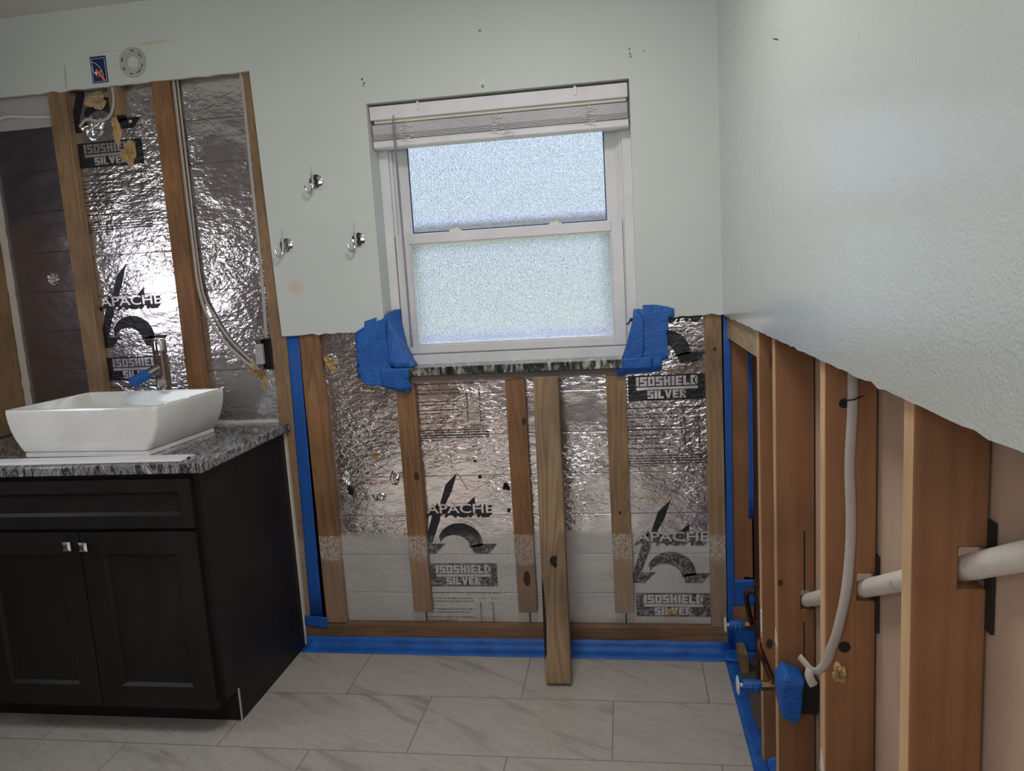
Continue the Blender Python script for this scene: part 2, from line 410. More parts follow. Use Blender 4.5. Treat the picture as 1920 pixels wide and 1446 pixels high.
# window reveal
b = B(); b.box(WL - .012, WL, .0128, .100, 1.083, WT); b.box(WR, WR + .012, .0128, .100, 1.083, WT); b.box(WL, WR, .0128, .100, WT, WT + .012)
struct(b.obj('trim_1', MW_back))
b = B(); b.box(WL - .012, WL, .001, .0127, 1.083, 1.222); b.box(WR, WR + .012, .001, .0127, 1.083, 1.222)
struct(b.obj('trim_2', M_gyp))

# right wall sheet: painted upper drywall, face at x=XR
ys = [0.0128] + frange(0, -3.7, -.028 if False else .028) if False else [-.028 * k for k in range(0, 133)]
v = []; f = []; m = []
zs2 = [ZC - .004, 1.28, 1.6, 2.0, CEIL + .01]
for side, x in ((0, XR), (1, XR + .0127)):
    for y in ys:
        for j, z in enumerate(zs2):
            zz = z + (noise.noise(Vector((y * 38, 4, 9))) * .005 if j == 0 else 0); v.append((x, y, zz))
nz = len(zs2); ny = len(ys); base = nz * ny
for i in range(ny - 1):
    for j in range(nz - 1):
        a = i * nz + j
        f.append([a, a + 1, a + nz + 1, a + nz]); m.append(0)
        f.append([base + a, base + a + nz, base + a + nz + 1, base + a + 1]); m.append(1)
    a = i * nz; f.append([a, a + nz, base + a + nz, base + a]); m.append(1)
for e_ in (0, ny - 1):
    for j in range(nz - 1):
        a = e_ * nz + j; f.append([a, a + 1, base + a + 1, base + a]); m.append(1)
struct(mesh_obj('wall_right', v, f, [MW_right, M_gyp], None, False, m))
b = B(); b.box(.4275, .44, -3.6, .075, -.05, 2.45)
struct(b.obj('wall_right_backing', M_backing))
# floor, subfloor and ceiling
b = B(); b.box(-2.6, .307, -3.75, .0, -.012, 0); struct(b.obj('floor', M_floor))
b = B(); b.box(-2.6, .62, -3.75, .22, -.06, -.0125); struct(b.obj('subfloor_slab', M_slab))
b = B(); b.box(-2.6, .62, -3.75, .22, CEIL, CEIL + .05); struct(b.obj('ceiling', M_ceil))
# left wall with an opening added behind the side fill light, rear wall
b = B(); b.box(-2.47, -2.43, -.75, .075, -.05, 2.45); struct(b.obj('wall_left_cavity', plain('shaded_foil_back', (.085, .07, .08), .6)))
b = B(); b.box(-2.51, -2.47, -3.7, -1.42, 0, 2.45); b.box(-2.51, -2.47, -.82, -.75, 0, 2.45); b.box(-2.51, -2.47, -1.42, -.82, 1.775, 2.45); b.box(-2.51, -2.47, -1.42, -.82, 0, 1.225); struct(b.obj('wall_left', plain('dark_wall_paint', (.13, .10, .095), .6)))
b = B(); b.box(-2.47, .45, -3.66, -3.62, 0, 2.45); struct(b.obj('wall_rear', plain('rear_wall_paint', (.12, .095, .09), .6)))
d = empty('door_1', (-1.55, -3.60, 0)); struct(d)
b = B(); b.box(-2.0, -1.1, -3.615, -3.575, .01, 2.03); b.obj('door_leaf', M_door, d, bevel=.003)
b = B(); b.lathe([(0, 0), (.026, 0), (.03, .02), (.018, .04), (0, .045)], (-1.17, -3.57, .9), 'y'); b.obj('door_knob', M_brass, d, True)

# ================================================================ WINDOW
win = struct(empty('window_1', (-.41, .12, 1.08)))
def ring(b, x0, x1, z0, z1, wl, wr, wb, wt, y0, y1, m=0):
    b.box(x0, x0 + wl, y0, y1, z0, z1, m); b.box(x1 - wr, x1, y0, y1, z0, z1, m); b.box(x0 + wl, x1 - wr, y0, y1, z0, z0 + wb, m); b.box(x0 + wl, x1 - wr, y0, y1, z1 - wt, z1, m)
b = B(); ring(b, -.8715, .0495, 1.0805, 2.02, .0415, .0415, .0365, .042, .100, .200); ring(b, -.830, .008, 1.117, 1.98, .010, .010, .012, .01, .118, .124); ring(b, -.830, .008, 1.56, 1.98, .022, .022, 0.005, .01, .136, .198)
b.obj('window_frame', M_white, win, bevel=.0015)
us = B(); ring(us, -.815, -.008, 1.53, 1.985, .046, .046, .04, .04, .152, .176); us = us.obj('upper_sash', M_white, win, bevel=.002)
b = B(); b.box(-.770, -.053, .162, .166, 1.565, 1.95); b.obj('upper_glass', M_glass, us)
b = B(); ring(b, -.7705, -.0525, 1.566, 1.948, .004, .004, .004, .004, .1515, .1535); b.obj('glazing_gasket', M_bluebox, us)
ls = B(); ring(ls, -.826, .001, 1.122, 1.562, .052, .040, .030, .036, .104, .132); ring(ls, -.774, -.039, 1.152, 1.526, .006, .006, .006, .006, .108, .13)
ls = ls.obj('lower_sash', M_white, win, bevel=.002)
b = B(); b.box(-.769, -.044, .116, .120, 1.156, 1.521); b.obj('lower_glass', M_glass, ls)
for x in (-.60, -.235):
    b = B(); b.box(x - .022, x + .022, .108, .128, 1.562, 1.567); b.box(x - .018, x + .012, .111, .125, 1.567, 1.572); b.lathe([(0, 0), (.007, 0), (.007, .004), (0, .005)], (x + .004, .118, 1.571), seg=12)
    b.obj('sash_lock', M_cream, win)
b = B(); ring(b, -.80, -.03, 1.13, 1.60, .035, .035, .035, .035, .185, .197); b.obj('screen_frame', M_white, win)
b = B(); b.box(.016, .0165, .0995, .1, 1.70, 1.72); b.obj('etched_mark', M_grey, win)

# blind
bl = empty('window_blind', (-.41, .03, 1.86), 'raised white mini blind with tangled cords at the top of the frosted window', 'blind')
b = B(); b.prism([(.022, 1.957), (.026, 1.955), (.029, 1.957), (.030, 1.999), (.026, 2.002), (.020, 2.001)], -.858, .034, 'yz'); b.obj('valance', M_blind, bl, bevel=.001)
b = B(); b.box(-.850, .030, .036, .078, 1.946, 1.992); b.obj('headrail', M_cream, bl, bevel=.003)
for k in range(15):
    z = 1.8955 + k * .0031 + (.0 if k > 3 else -.0012 * (4 - k)); b = B()
    for j in range(4):
        y0 = .034 + j * .0125; h = [0, .0018, .0024, .0018, 0]
        b.add([(-.856, y0, z + h[j]), (.032, y0, z + h[j]), (.032, y0 + .0125, z + h[j + 1]), (-.856, y0 + .0125, z + h[j + 1]),
               (-.856, y0, z + h[j] + .0020), (.032, y0, z + h[j] + .0020), (.032, y0 + .0125, z + h[j + 1] + .0020), (-.856, y0 + .0125, z + h[j + 1] + .0020)],
              [(3, 2, 1, 0), (4, 5, 6, 7), (0, 1, 5, 4), (2, 3, 7, 6), (1, 2, 6, 5), (3, 0, 4, 7)])
    b.obj('blind_slat', M_blind, bl)
b = B(); b.prism([(.034, 1.866), (.040, 1.861), (.078, 1.861), (.084, 1.866), (.084, 1.884), (.078, 1.889), (.040, 1.889), (.034, 1.884)], -.857, .034, 'yz'); b.obj('bottom_rail', M_blind, bl)
for x in (-.683, -.139):
    b = B(); b.box(x - .0045, x + .0045, .0165, .021, 1.977, 2.006); b.box(x - .0045, x + .0045, .0165, .03, 2.003, 2.007); b.obj('valance_clip', M_white, bl, bevel=.001)
b = B(); b.tube([(-.772, .021, 1.966), (-.772, .010, 1.958), (-.772, .012, 1.93)], .0022, 8); b.tube([(-.772, .012, 1.945), (-.770, .016, 1.16)], .0042, 8); b.tube([(-.7702, .0155, 1.20), (-.770, .016, 1.155)], .0055, 8)
b.obj('tilt_wand', M_wand, bl, True)
for cx in (-.732, -.413, -.095):
    b = B(); p = []
    for k in range(15):
        p.append((cx + random.uniform(-.022, .022) if k % 2 else cx + (-.022 if k % 4 == 0 else .022), .030 + random.uniform(-.004, .002), 1.938 - k * .0045))
    if cx == -.413: p += [(cx + .045, .027, 1.880), (cx + .06, .026, 1.874), (cx + .05, .027, 1.868), (cx + .02, .026, 1.872), (cx + .045, .027, 1.885)]
    b.tube(smooth_path(p, 5), .0010, 5); b.tube([(cx, .031, 1.957), (cx + .001, .033, 1.94)], .0012, 6); b.tube([(cx, .032, 1.885), (cx, .033, 1.845 if cx != -.413 else 1.852)], .0008, 5)
    b.obj('ladder_cord', M_cord, bl)

# granite sill and the mortar bed below it
b = B(); b.box(-.885, .036, -.012, .0995, 1.052, 1.082); sill = b.obj('granite_window_sill', M_sill, None, bevel=.002)
tag(sill, 'dark banded granite sill under the frosted window', 'window sill')
v = []; f = []; n = 60
b = B()
top = []; bot = []
for k in range(n + 1):
    x = -.80 + .80 * k / n; top.append((x, 1.0515)); bot.append((x, 1.026 + noise.noise(Vector((x * 22, 0, 0))) * .012 - (.01 if -.35 < x < -.22 else 0)))
b.prism(top + bot[::-1], .008, .038, 'xz'); mo = b.obj('mortar_bed', M_mortar)
tag(mo, 'rough grey mortar bed directly under the granite sill', 'mortar')

# ================================================================ FOIL INSULATION BOARDS WITH PRINTING
def text_mesh(body, size, bold=0, shear=0, spacing=1.0):
    cu = bpy.data.curves.new('lettering', 'FONT'); cu.body = body; cu.size = size; cu.offset = bold; cu.shear = shear; cu.resolution_u = 3; cu.space_character = spacing
    o = link(bpy.data.objects.new('lettering', cu)); dg = bpy.context.evaluated_depsgraph_get(); dg.update()
    me = o.evaluated_get(dg).to_mesh(); vs = [tuple(q.co) for q in me.vertices]; fs = [list(q.vertices) for q in me.polygons]
    bpy.data.objects.remove(o); bpy.data.curves.remove(cu)
    return vs, fs
_tc = {}
def put_text(b, body, x0, x1, z0, z1, y, bold=0, shear=0, spacing=1.0, m=0, clip=None):
    key = (body, bold, shear, spacing)
    if key not in _tc: _tc[key] = text_mesh(body, 1.0, bold, shear, spacing)
    vs, fs = _tc[key]
    ax, bx = min(q[0] for q in vs), max(q[0] for q in vs); az, bz = min(q[1] for q in vs), max(q[1] for q in vs)
    if x1 is None: x1 = x0 + (z1 - z0) * (bx - ax) / (bz - az)
    out = [(x0 + (q[0] - ax) / (bx - ax) * (x1 - x0), y, z0 + (q[1] - az) / (bz - az) * (z1 - z0)) for q in vs]
    if clip:
        keep = [q for q in fs if all(clip[0] <= out[i][0] <= clip[1] and clip[2] <= out[i][2] <= clip[3] for i in q)]
    else: keep = fs
    b.add(out, keep, m)
YF = .040
def _r(x0, z0, x1, z1): return [(x0, z0), (x1, z0), (x1, z1), (x0, z1)]
BLOCK = {'I': (2.2, [_r(0, 0, 2.2, 7)]),
 'S': (5, [_r(0, 5.3, 5, 7), _r(0, 2.7, 2, 5.3), _r(2, 2.7, 5, 4.4), _r(3, 1.7, 5, 2.7), _r(0, 0, 5, 1.7)]),
 'O': (5, [_r(0, 0, 1.9, 7), _r(3.1, 0, 5, 7), _r(1.9, 0, 3.1, 1.6), _r(1.9, 5.4, 3.1, 7)]),
 'H': (5, [_r(0, 0, 2, 7), _r(3, 0, 5, 7), _r(2, 2.7, 3, 4.3)]),
 'E': (4.8, [_r(0, 0, 2, 7), _r(2, 0, 4.8, 1.6), _r(2, 2.8, 4.4, 4.3), _r(2, 5.4, 4.8, 7)]),
 'L': (4.6, [_r(0, 0, 2, 7), _r(2, 0, 4.6, 1.7)]),
 'D': (5, [_r(0, 0, 1.9, 7), [(3.1, 1), (4.2, 0), (5, 1), (5, 6), (4.2, 7), (3.1, 6)], _r(1.9, 0, 4.2, 1.6), _r(1.9, 5.4, 4.2, 7)]),
 'V': (5.6, [[(0, 7), (2, 7), (3.1, 1.8), (2.8, 0), (1.9, 0)], [(5.6, 7), (3.7, 7), (2.8, 2.6), (2.8, 0), (3.7, 0)]]),
 'R': (5.2, [_r(0, 0, 1.9, 7), _r(1.9, 5.5, 4.6, 7), [(3.1, 3), (4.4, 3), (5, 3.8), (5, 6.4), (4.6, 7), (3.1, 6)], _r(1.9, 2.8, 4.4, 4.2), [(2.2, 2.8), (4.0, 2.8), (5.3, 0), (3.3, 0)]])}
LINES = [  # (text, x start, x end, z top of baseline below the box bottom)
    ('polyisocyanurate foam board with reflective aluminum foil facers.', -.02, .272, -.030, .0055),
    ('resistance to heat flow. The higher the R-Value, the', -.02, .165, -.052, .0050),
    ('greater the insulating power. Ask your seller for the fact sheet', -.02, .168, -.064, .0050),
    ('on R-Values.', -.02, .018, -.077, .0045),
    ('meets with requirements of ICBO, BOCA, SBCCI, CABO,', -.02, .163, -.096, .0052),
    ('HUD/FHA, and Federal Specification HH-I-1972/1, Class 1.', -.02, .158, -.108, .0050),
    ('is manufactured in accordance with 16 CFR Part 460', -.02, .16, -.127, .0048),
    ('and tested thermally at 75 F', -.02, .10, -.141, .0048),
    ('stored in a dry place', -.02, .12, -.158, .0048),
    ('Protect from open flame in storage and in use', -.02, .15, -.176, .0050),
    ('CAUTION: THIS PRODUCT WILL BURN AND SHOULD NOT BE LEFT EXPOSED TO SUNLIGHT OR HEAT', -.02, .268, -.203, .0046),
    ('THE FOAM PLASTIC CORE MUST BE COVERED BY AN APPROVED THERMAL BARRIER OF SUFFICIENT THICKNESS', -.02, .268, -.2125, .0046),
    ('UNLESS THE LOCAL CODE PERMITS OTHER USES. READ THE SAFETY SHEET BEFORE INSTALLATION', -.02, .268, -.222, .0046),
    ('CONSULT BUILDING OFFICIALS FOR DETAILS AND KEEP THIS NOTICE FOR YOUR RECORDS', -.02, .268, -.2315, .0046),
    ('APPLICABLE TO ALL INSULATION', -.02, .09, -.2405, .0042)]
def label(parent, X, Z, xa, xb, za, zb, mf):
    """the printed pattern: black box with its lower left corner at X, Z; only what lies in xa..xb, za..zb"""
    ink = B(); sil = B(); y = YF - .0010; ys_ = YF - .0018
    def clip(poly):
        def cut(P, f, g):
            o = []
            for i in range(len(P)):
                a, c = P[i], P[(i + 1) % len(P)]
                if f(a): o.append(a)
                if f(a) != f(c): o.append(g(a, c))
            return o
        for ax, lim, sgn in ((0, xa, 1), (0, xb, -1), (1, za, 1), (1, zb, -1)):
            if not poly: return poly
            poly = cut(poly, lambda p: (p[ax] - lim) * sgn >= 0, lambda a, c: tuple(a[k] + (c[k] - a[k]) * ((lim - a[ax]) / (c[ax] - a[ax])) for k in (0, 1)))
        return poly
    def quadlist(b_, polys, yy):
        for P in polys:
            P = clip([(X + p[0], Z + p[1]) for p in P])
            if len(P) >= 3: b_.add([(p[0], yy, p[1]) for p in P], [list(range(len(P)))])
    def word(body, x0, x1, z0, z1, **k):
        w = B(); txt(w, body, x0, x1, z0, z1, ys_, **k)
        if w.f: w.obj('printed_word', M_letter, parent)
    def block(t_, x0, x1, z0, z1):
        w = B(); adv = [BLOCK[ch][0] + .75 for ch in t_]; tot = sum(adv) - .75; k = (x1 - x0) / tot; kz = (z1 - z0) / 7; cxp = 0
        for ch, a_ in zip(t_, adv):
            for P in BLOCK[ch][1]:
                P = clip([(X + x0 + (cxp + p[0]) * k, Z + z0 + p[1] * kz) for p in P])
                if len(P) >= 3: w.add([(p[0], ys_, p[1]) for p in P], [list(range(len(P)))])
            cxp += a_
        if w.f: w.obj('printed_word', M_letter, parent)
    def txt(b_, body, x0, x1, z0, z1, yy, **k): put_text(b_, body, X + x0, X + x1, Z + z0, Z + z1, yy, clip=(xa, xb, za, zb), **k)
    def cutface(z0, z1):
        return z1 + Z > za and z0 + Z < zb
    for s in (0, -.808, .808):
        if Z + s - .26 > zb or Z + s + .45 < za: continue
        D = lambda P: [(p[0], p[1] + s) for p in P]
        Q = lambda *a: quadlist(ink, [D(p) for p in a], y)
        Q([(0, 0), (.265, 0), (.265, .091), (0, .091)])
        if cutface(s, s + .09):
            for t_, x0, x1, z0, z1 in (('ISOSHIELD', .028, .240, .052, .085), ('SILVER', .066, .200, .007, .036)):
                block(t_, x0, x1, z0 + s, z1 + s)
        sil = B(); quadlist(sil, [D([(.028, .0385), (.240, .0385), (.240, .0485), (.028, .0485)])], ys_)
        if sil.f: sil.obj('printed_bar', M_letter, parent)
        # mountain and rising sun
        Q([(.137, .445), (.090, .400), (.064, .327), (.084, .324), (.112, .375)])
        Q([(.052, .330), (.032, .290), (-.008, .165), (-.008, .130), (.034, .130), (.062, .158), (.075, .170), (.022, .170), (.058, .262), (.064, .300)])
        R1, R2 = .083, .047; cx, cz = .130, .166; A = [math.radians(a) for a in range(-4, 157, 8)]
        for k in range(len(A) - 1):
            a, c = A[k], A[k + 1]
            r2a, r2c = R2 + .0 , R2 + .0
            Q([(cx + R1 * 1.06 * math.cos(a), cz + R1 * math.sin(a)), (cx + R1 * 1.06 * math.cos(c), cz + R1 * math.sin(c)),
               (cx - .022 + r2c * 1.25 * math.cos(c), cz - .01 + r2c * math.sin(c)), (cx - .022 + r2a * 1.25 * math.cos(a), cz - .01 + r2a * math.sin(a))])
        Q([(.180, .130), (.240, .130), (.272, .168), (.205, .168), (.172, .160)])
        Q([(.198, .354), (.198, .318), (.160, .318)])
        Q([(.138, .443), (.1395, .443), (.176, .375), (.1745, .375)])
        for a_ in (.462, .480, .500): Q([(.117, a_), (.1185, a_), (.1185, a_ + .012), (.117, a_ + .012)])
        # lettering with its black block shadow
        if cutface(s + .27, s + .34):
            Q([(.010, .285), (.250, .285), (.262, .315), (.030, .315)])
            for k in range(4): txt(ink, 'APACHE', .008 - k * .0045 + .004, .262 - k * .0045, .285 + s - k * .0045, .322 + s - k * .0045, y - .0001 * (k + 1), bold=.03)
            word('APACHE', .010, .266, .289 + s, .325 + s, bold=.012)
        for (t_, x0, x1, dz, h) in LINES:
            if Z + s + dz > za and Z + s + dz < zb: txt(ink, t_, x0, x1, s + dz, s + dz + h * 1.2, y, bold=.04)
        for k in range(19):
            Q([(.165 + .004, -.062 - k * .0058), (.270, -.062 - k * .0058), (.270, -.0623 - k * .0058), (.169, -.0623 - k * .0058)])
            for xx in (.190, .238): Q([(xx, -.064 - k * .0058), (xx + .006, -.064 - k * .0058), (xx + .006, -.0665 - k * .0058), (xx, -.0665 - k * .0058)])
        for k in (0, 1): Q([(.185 + .05 * k, -.048), (.215 + .05 * k, -.048), (.215 + .05 * k, -.0495), (.185 + .05 * k, -.0495)])
        for k in range(3): Q([(.175, -.185 - k * .004), (.268, -.185 - k * .004), (.268, -.1862 - k * .004), (.175, -.1862 - k * .004)])
    if ink.f: ink.obj('printed_artwork', M_ink, parent)
def board(x0, x1, z0, z1, mat, text, lab=None, shape=None):
    b = B(); nx = max(2, int((x1 - x0) / .03)); nz_ = int((z1 - z0) / .03)
    b.prism(shape or [(x0, z0), (x1, z0), (x1, z1), (x0, z1)], YF + .0005, YF + .030, 'xz')
    o = b.obj('foil_insulation_board', mat, None); tag(o, text, 'insulation', 'foil faced insulation boards of the outer wall')
    if lab: label(o, lab[0], lab[1], x0 + .002, x1 - .002, max(z0, lab[2]), min(z1, lab[3]), mat)
    return o
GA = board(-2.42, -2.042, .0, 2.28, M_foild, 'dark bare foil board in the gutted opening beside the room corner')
GB = board(-2.040, -1.622, .0, 2.28, M_foill, 'shiny foil board with black lettering behind the faucet', (-2.012, 1.884, .9, 2.16))
GC = board(-1.620, -1.302, .0, 2.28, M_foill, 'unprinted foil board beside the wall outlet, with hanging cables')
GD = board(-1.160, -.806, .089, 1.30, M_foil, 'unprinted crinkled foil board with several torn holes, by the taped strip', None, [(-1.160, .089), (-.806, .089), (-.806, 1.048), (-.868, 1.048), (-.868, 1.30), (-1.160, 1.30)])
GE = board(-.804, -.402, .089, 1.048, M_foil, 'printed foil board directly under the sill, with its lettering cut off at the side', (-.779, .232, .09, 1.03))
GF = board(-.400, -.042, .089, 1.048, M_foil, 'unprinted foil board partly hidden by the leaning plank')
GG = board(-.040, .300, .089, 1.30, M_foil, 'printed foil board in the corner under the taped sill end', (.000, .117, .09, 1.22), [(-.040, .089), (.300, .089), (.300, 1.30), (.046, 1.30), (.046, 1.048), (-.040, 1.048)])
b = B()
for x in (-.805, -.401, -.041): b.box(x - .0014, x + .0014, YF - .0005, YF, .095, .145)
for o_, x in ((GE, -.8035), (GF, -.3995), (GG, -.0395)):
    b = B(); b.box(x, x + .003, YF - .0004, YF + .0004, .09, .145); b.obj('board_seam', M_dark, o_)

def crumple(parent, cx, cz, rx, rz, mat, name, depth=.012, seed=0, rough=.45, y=YF):
    rnd = random.Random(seed); b = B(); n = 22; rings = 5; v = [(cx, y - depth * .4, cz)]; f = []
    rad = [rnd.uniform(.35, 1.5) for _ in range(n)]; rad = [(rad[k - 1] + 1.5 * rad[k] + rad[(k + 1) % n]) / 3.5 for k in range(n)]
    for r in range(1, rings + 1):
        for k in range(n):
            a = 2 * math.pi * k / n; q = r / rings * rad[k]
            v.append((cx + rx * q * math.cos(a), y - (depth * rnd.uniform(.1, 1) if r < rings else .0004), cz + rz * q * math.sin(a)))
    for k in range(n): f.append([0, 1 + k, 1 + (k + 1) % n])
    for r in range(rings - 1):
        for k in range(n): f.append([1 + r * n + k, 1 + (r + 1) * n + k, 1 + (r + 1) * n + (k + 1) % n, 1 + r * n + (k + 1) % n])
    b.add(v, f); return b.obj(name, mat, parent)
for i, (cx, cz, rx, rz, kind) in enumerate([(-1.094, 1.115, .026, .030, 2), (-.952, .752, .020, .016, 2), (-.905, .752, .03, .014, 0), (-1.070, .668, .020, .034, 0), (-1.062, .618, .018, .016, 1), (-.952, .585, .026, .016, 0), (-.885, .66, .016, .03, 0)]):
    crumple(GD, cx, cz, rx, rz, (M_silver, M_dark, M_foam)[kind], 'torn_foil' if kind != 2 else 'exposed_foam', .012, i)
    if kind == 2: crumple(GD, cx + .014, cz + .006, rx * .7, rz * .7, M_silver, 'torn_foil', .014, i + 30)
for i, (cx, cz, rx, rz) in enumerate([(-.46, .62, .014, .018), (-.556, .66, .006, .008), (-.455, .53, .008, .008), (-.57, .72, .006, .006)]): crumple(GE, cx, cz, rx, rz, M_dark, 'torn_spot', .005, i + 9)
b = B(); b.tube([(-.945 + .012 * k, YF - .003 - random.random() * .003, 1.003 + random.uniform(-.004, .004)) for k in range(12)], .0022, 5); b.obj('torn_foil_ridge', M_silver, GD)
for o_, xa_, n_ in ((GG, .02, 13), (GF, -.19, 6)):
    b = B(); b.tube([(xa_ + .0105 * k, YF - .0015, .567 + random.uniform(-.003, .003)) for k in range(n_)], .0018, 5); b.obj('foil_scratch', M_foam, o_)
crumple(GA, -2.19, 1.485, .025, .028, M_silver, 'torn_foil', .012, 77)
crumple(GG, .125, .135, .02, .014, M_foam, 'exposed_foam', .006, 5)
b = B(); pl = [(-.46, 1.022), (-.452, 1.045), (-.430, 1.052), (-.40, 1.03), (-.41, 1.018)]; b.prism(pl, YF - .012, YF - .009, 'xz'); b.obj('lifted_foil_flap', M_silver, GE)
# hole left of the tan strip over the sink: foam, wood chunk, peeled foil
crumple(GB, -1.905, 2.118, .045, .035, M_ply, 'exposed_wood', .010, 41)
crumple(GB, -1.842, 2.03, .020, .085, M_foam, 'exposed_foam', .010, 42)
crumple(GB, -1.800, 1.925, .036, .045, M_foam, 'exposed_foam', .018, 43)
crumple(GB, -1.935, 2.03, .050, .040, M_foill, 'peeled_foil', .006, 46)
for i in range(7): crumple(GB, -1.735 + random.uniform(-.05, .04), 2.01 + random.uniform(-.02, .03), .008, .007, M_silver, 'torn_foil', .006, 50 + i)
b = B(); b.box(-1.842, -1.792, .018, .040, 2.06, 2.17); o = b.obj('wood_block', M_pine2); tag(o, 'short pale wood block hanging under the cut edge below the round bracket', 'wood block')
crumple(GC, -1.405, 1.108, .020, .034, M_foam, 'exposed_foam', .014, 61); crumple(GC, -1.375, 1.075, .018, .022, M_foam, 'exposed_foam', .012, 62); crumple(GC, -1.385, 1.112, .024, .018, M_cream, 'white_sealant', .022, 63); crumple(GC, -1.36, 1.035, .010, .03, M_foam, 'exposed_foam', .008, 64)
for k in range(6): crumple(GC, -1.345 - random.random() * .05, 1.22 + random.random() * .07, .006, .005, M_silver, 'torn_foil', .006, 80 + k)
# debris strip on top of the dark board
b = B(); b.tube(smooth_path([(-2.40, .03, 2.02), (-2.30, .026, 2.09), (-2.18, .03, 2.085), (-2.06, .028, 2.075)], 6), .006, 7); b.obj('peeled_paper', M_gyp, GA)
b = B(); b.box(-2.42, -2.043, YF - .006, YF, 2.045, 2.165); b.obj('exposed_backing', M_grey, GA)

# corner caulk and left return
b = B(); n = 30
for k in range(n):
    z0 = .89 + 1.05 * k / n; w = .010 + .004 * noise.noise(Vector((k * .7, 0, 0))); b.box(-2.372 - w, -2.372 + w, .027, .040, z0, z0 + 1.06 / n)
o = b.obj('trim_3', M_gyp); struct(o)
b = B(); b.box(-2.428, -2.385, -.30, .030, .895, 1.72); o = b.obj('corner_furring_strip', M_osb); tag(o, 'dark brown furring strip standing in the corner behind the sink', 'wood strip')
b = B(); b.tube([(-2.415, -.02, .90), (-2.412, -.015, 1.2), (-2.418, -.02, 1.45), (-2.42, -.02, 1.62)], .004, 6); o = b.obj('corner_putty_line', M_gyp); tag(o, 'thin pale putty line running up the corner behind the sink', 'putty')

# ================================================================ FURRING STRIPS
def strip(x0, x1, z0, z1, mat, text, y0=.0135, y1=.0395, dxt=0, grp='wood furring strips of the outer wall', taper=None):
    b = B(); n = 14; v = []; f = []
    for k in range(n + 1):
        t = k / n; z = z0 + (z1 - z0) * t; w = .0012 * noise.noise(Vector((t * 3, x0 * 9, 0))); d = dxt * t
        v += [(x0 + d + w, y0, z), (x1 + d + w, y0, z), (x1 + d + w, y1, z), (x0 + d + w, y1, z)]
    for k in range(n):
        a = 4 * k; f += [[a, a + 1, a + 5, a + 4], [a + 1, a + 2, a + 6, a + 5], [a + 2, a + 3, a + 7, a + 6], [a + 3, a, a + 4, a + 7]]
    f += [[3, 2, 1, 0], [4 * n, 4 * n + 1, 4 * n + 2, 4 * n + 3]]
    b.add(v, f); L = b.obj('furring_strip', mat, None, bevel=.0012)
    return tag(L, text, 'wood strip', grp)
strip(-2.078, -2.008, .86, 2.20, M_pine2, 'tan furring strip above the sink beside the dark bare foil board', .006)
strip(-1.660, -1.590, .86, 2.20, M_pineb, 'brown furring strip with a knot above the sink, between printed and plain foil', .006)
strip(-1.308, -1.243, .092, 2.20, M_osb, 'rough splintered strip at the side of the gutted opening, behind the outlet')
strip(-1.198, -1.118, .092, 1.235, M_pine, 'grainy orange furring strip next to the vertical blue tape and vanity')
strip(-.843, -.772, .140, 1.048, M_pine, 'furring strip under the taped end of the sill nearest the vanity')
strip(-.437, -.366, .139, 1.032, M_pineb, 'furring strip with a dark knot low down, just behind the leaning plank')
strip(-.078, -.008, .140, 1.048, M_pine2, 'furring strip beside the corner lettering, below the sill end')
strip(.266, .3215, .090, 1.235, M_pine2, 'furring strip in the room corner next to the blue tape line')
b = B(); b.box(-1.285, .338, .006, .040, .0, .0885); o = b.obj('bottom_plate', M_plate, None, bevel=.002); tag(o, 'dark brown wood plate along the foot of the foil wall', 'wood plate')
b = B(); b.prism([(-1.298, 0), (-1.286, 0), (-1.281, .3), (-1.284, .87), (-1.300, .87), (-1.300, .4)], -.002, .0128, 'xz'); o = b.obj('drywall_remnant', M_gyp); tag(o, 'narrow broken white drywall edge beside the vanity side', 'drywall')
M_knot = plain('dark_knot', (.045, .018, .010), .7)
def wood_knot(par, x, z, rx, rz, y=.0134, name='knot'):
    b = B(); n = 18; b.prism([(x + rx * math.cos(2 * math.pi * k / n) * (1 + .18 * noise.noise(Vector((k, x, z)))), z + rz * math.sin(2 * math.pi * k / n)) for k in range(n)], y - .0006, y + .0004, 'xz')
    return b.obj(name, M_knot, par)
fs = [o for o in bpy.data.objects if o.name.startswith('furring_strip')]
def near(x): return min(fs, key=lambda o: abs(sum(v_.co.x for v_ in o.data.vertices) / len(o.data.vertices) - x))
for (x, z, rx, rz) in ((-.790, .674, .010, .017), (-.375, .869, .007, .014), (-.398, .274, .013, .030), (-.045, .523, .005, .007), (.297, 1.10, .006, .007), (-2.045, 1.819, .010, .006), (-1.610, 1.495, .007, .012), (-1.636, 1.197, .009, .012)): wood_knot(near(x), x, z, rx, rz)
# thin strip behind right foil top: splintered yellow wood below the tape
b = B(); b.prism([(.085, 1.03), (.120, 1.03), (.118, 1.09), (.100, 1.075)], .030, .038, 'xz'); b.prism([(.105, 1.075), (.116, 1.075), (.116, 1.17), (.108, 1.17)], .030, .038, 'xz')
o = b.obj('splintered_shim', M_studn); tag(o, 'splintered pale wood shim showing under the corner tape patch', 'wood shim')

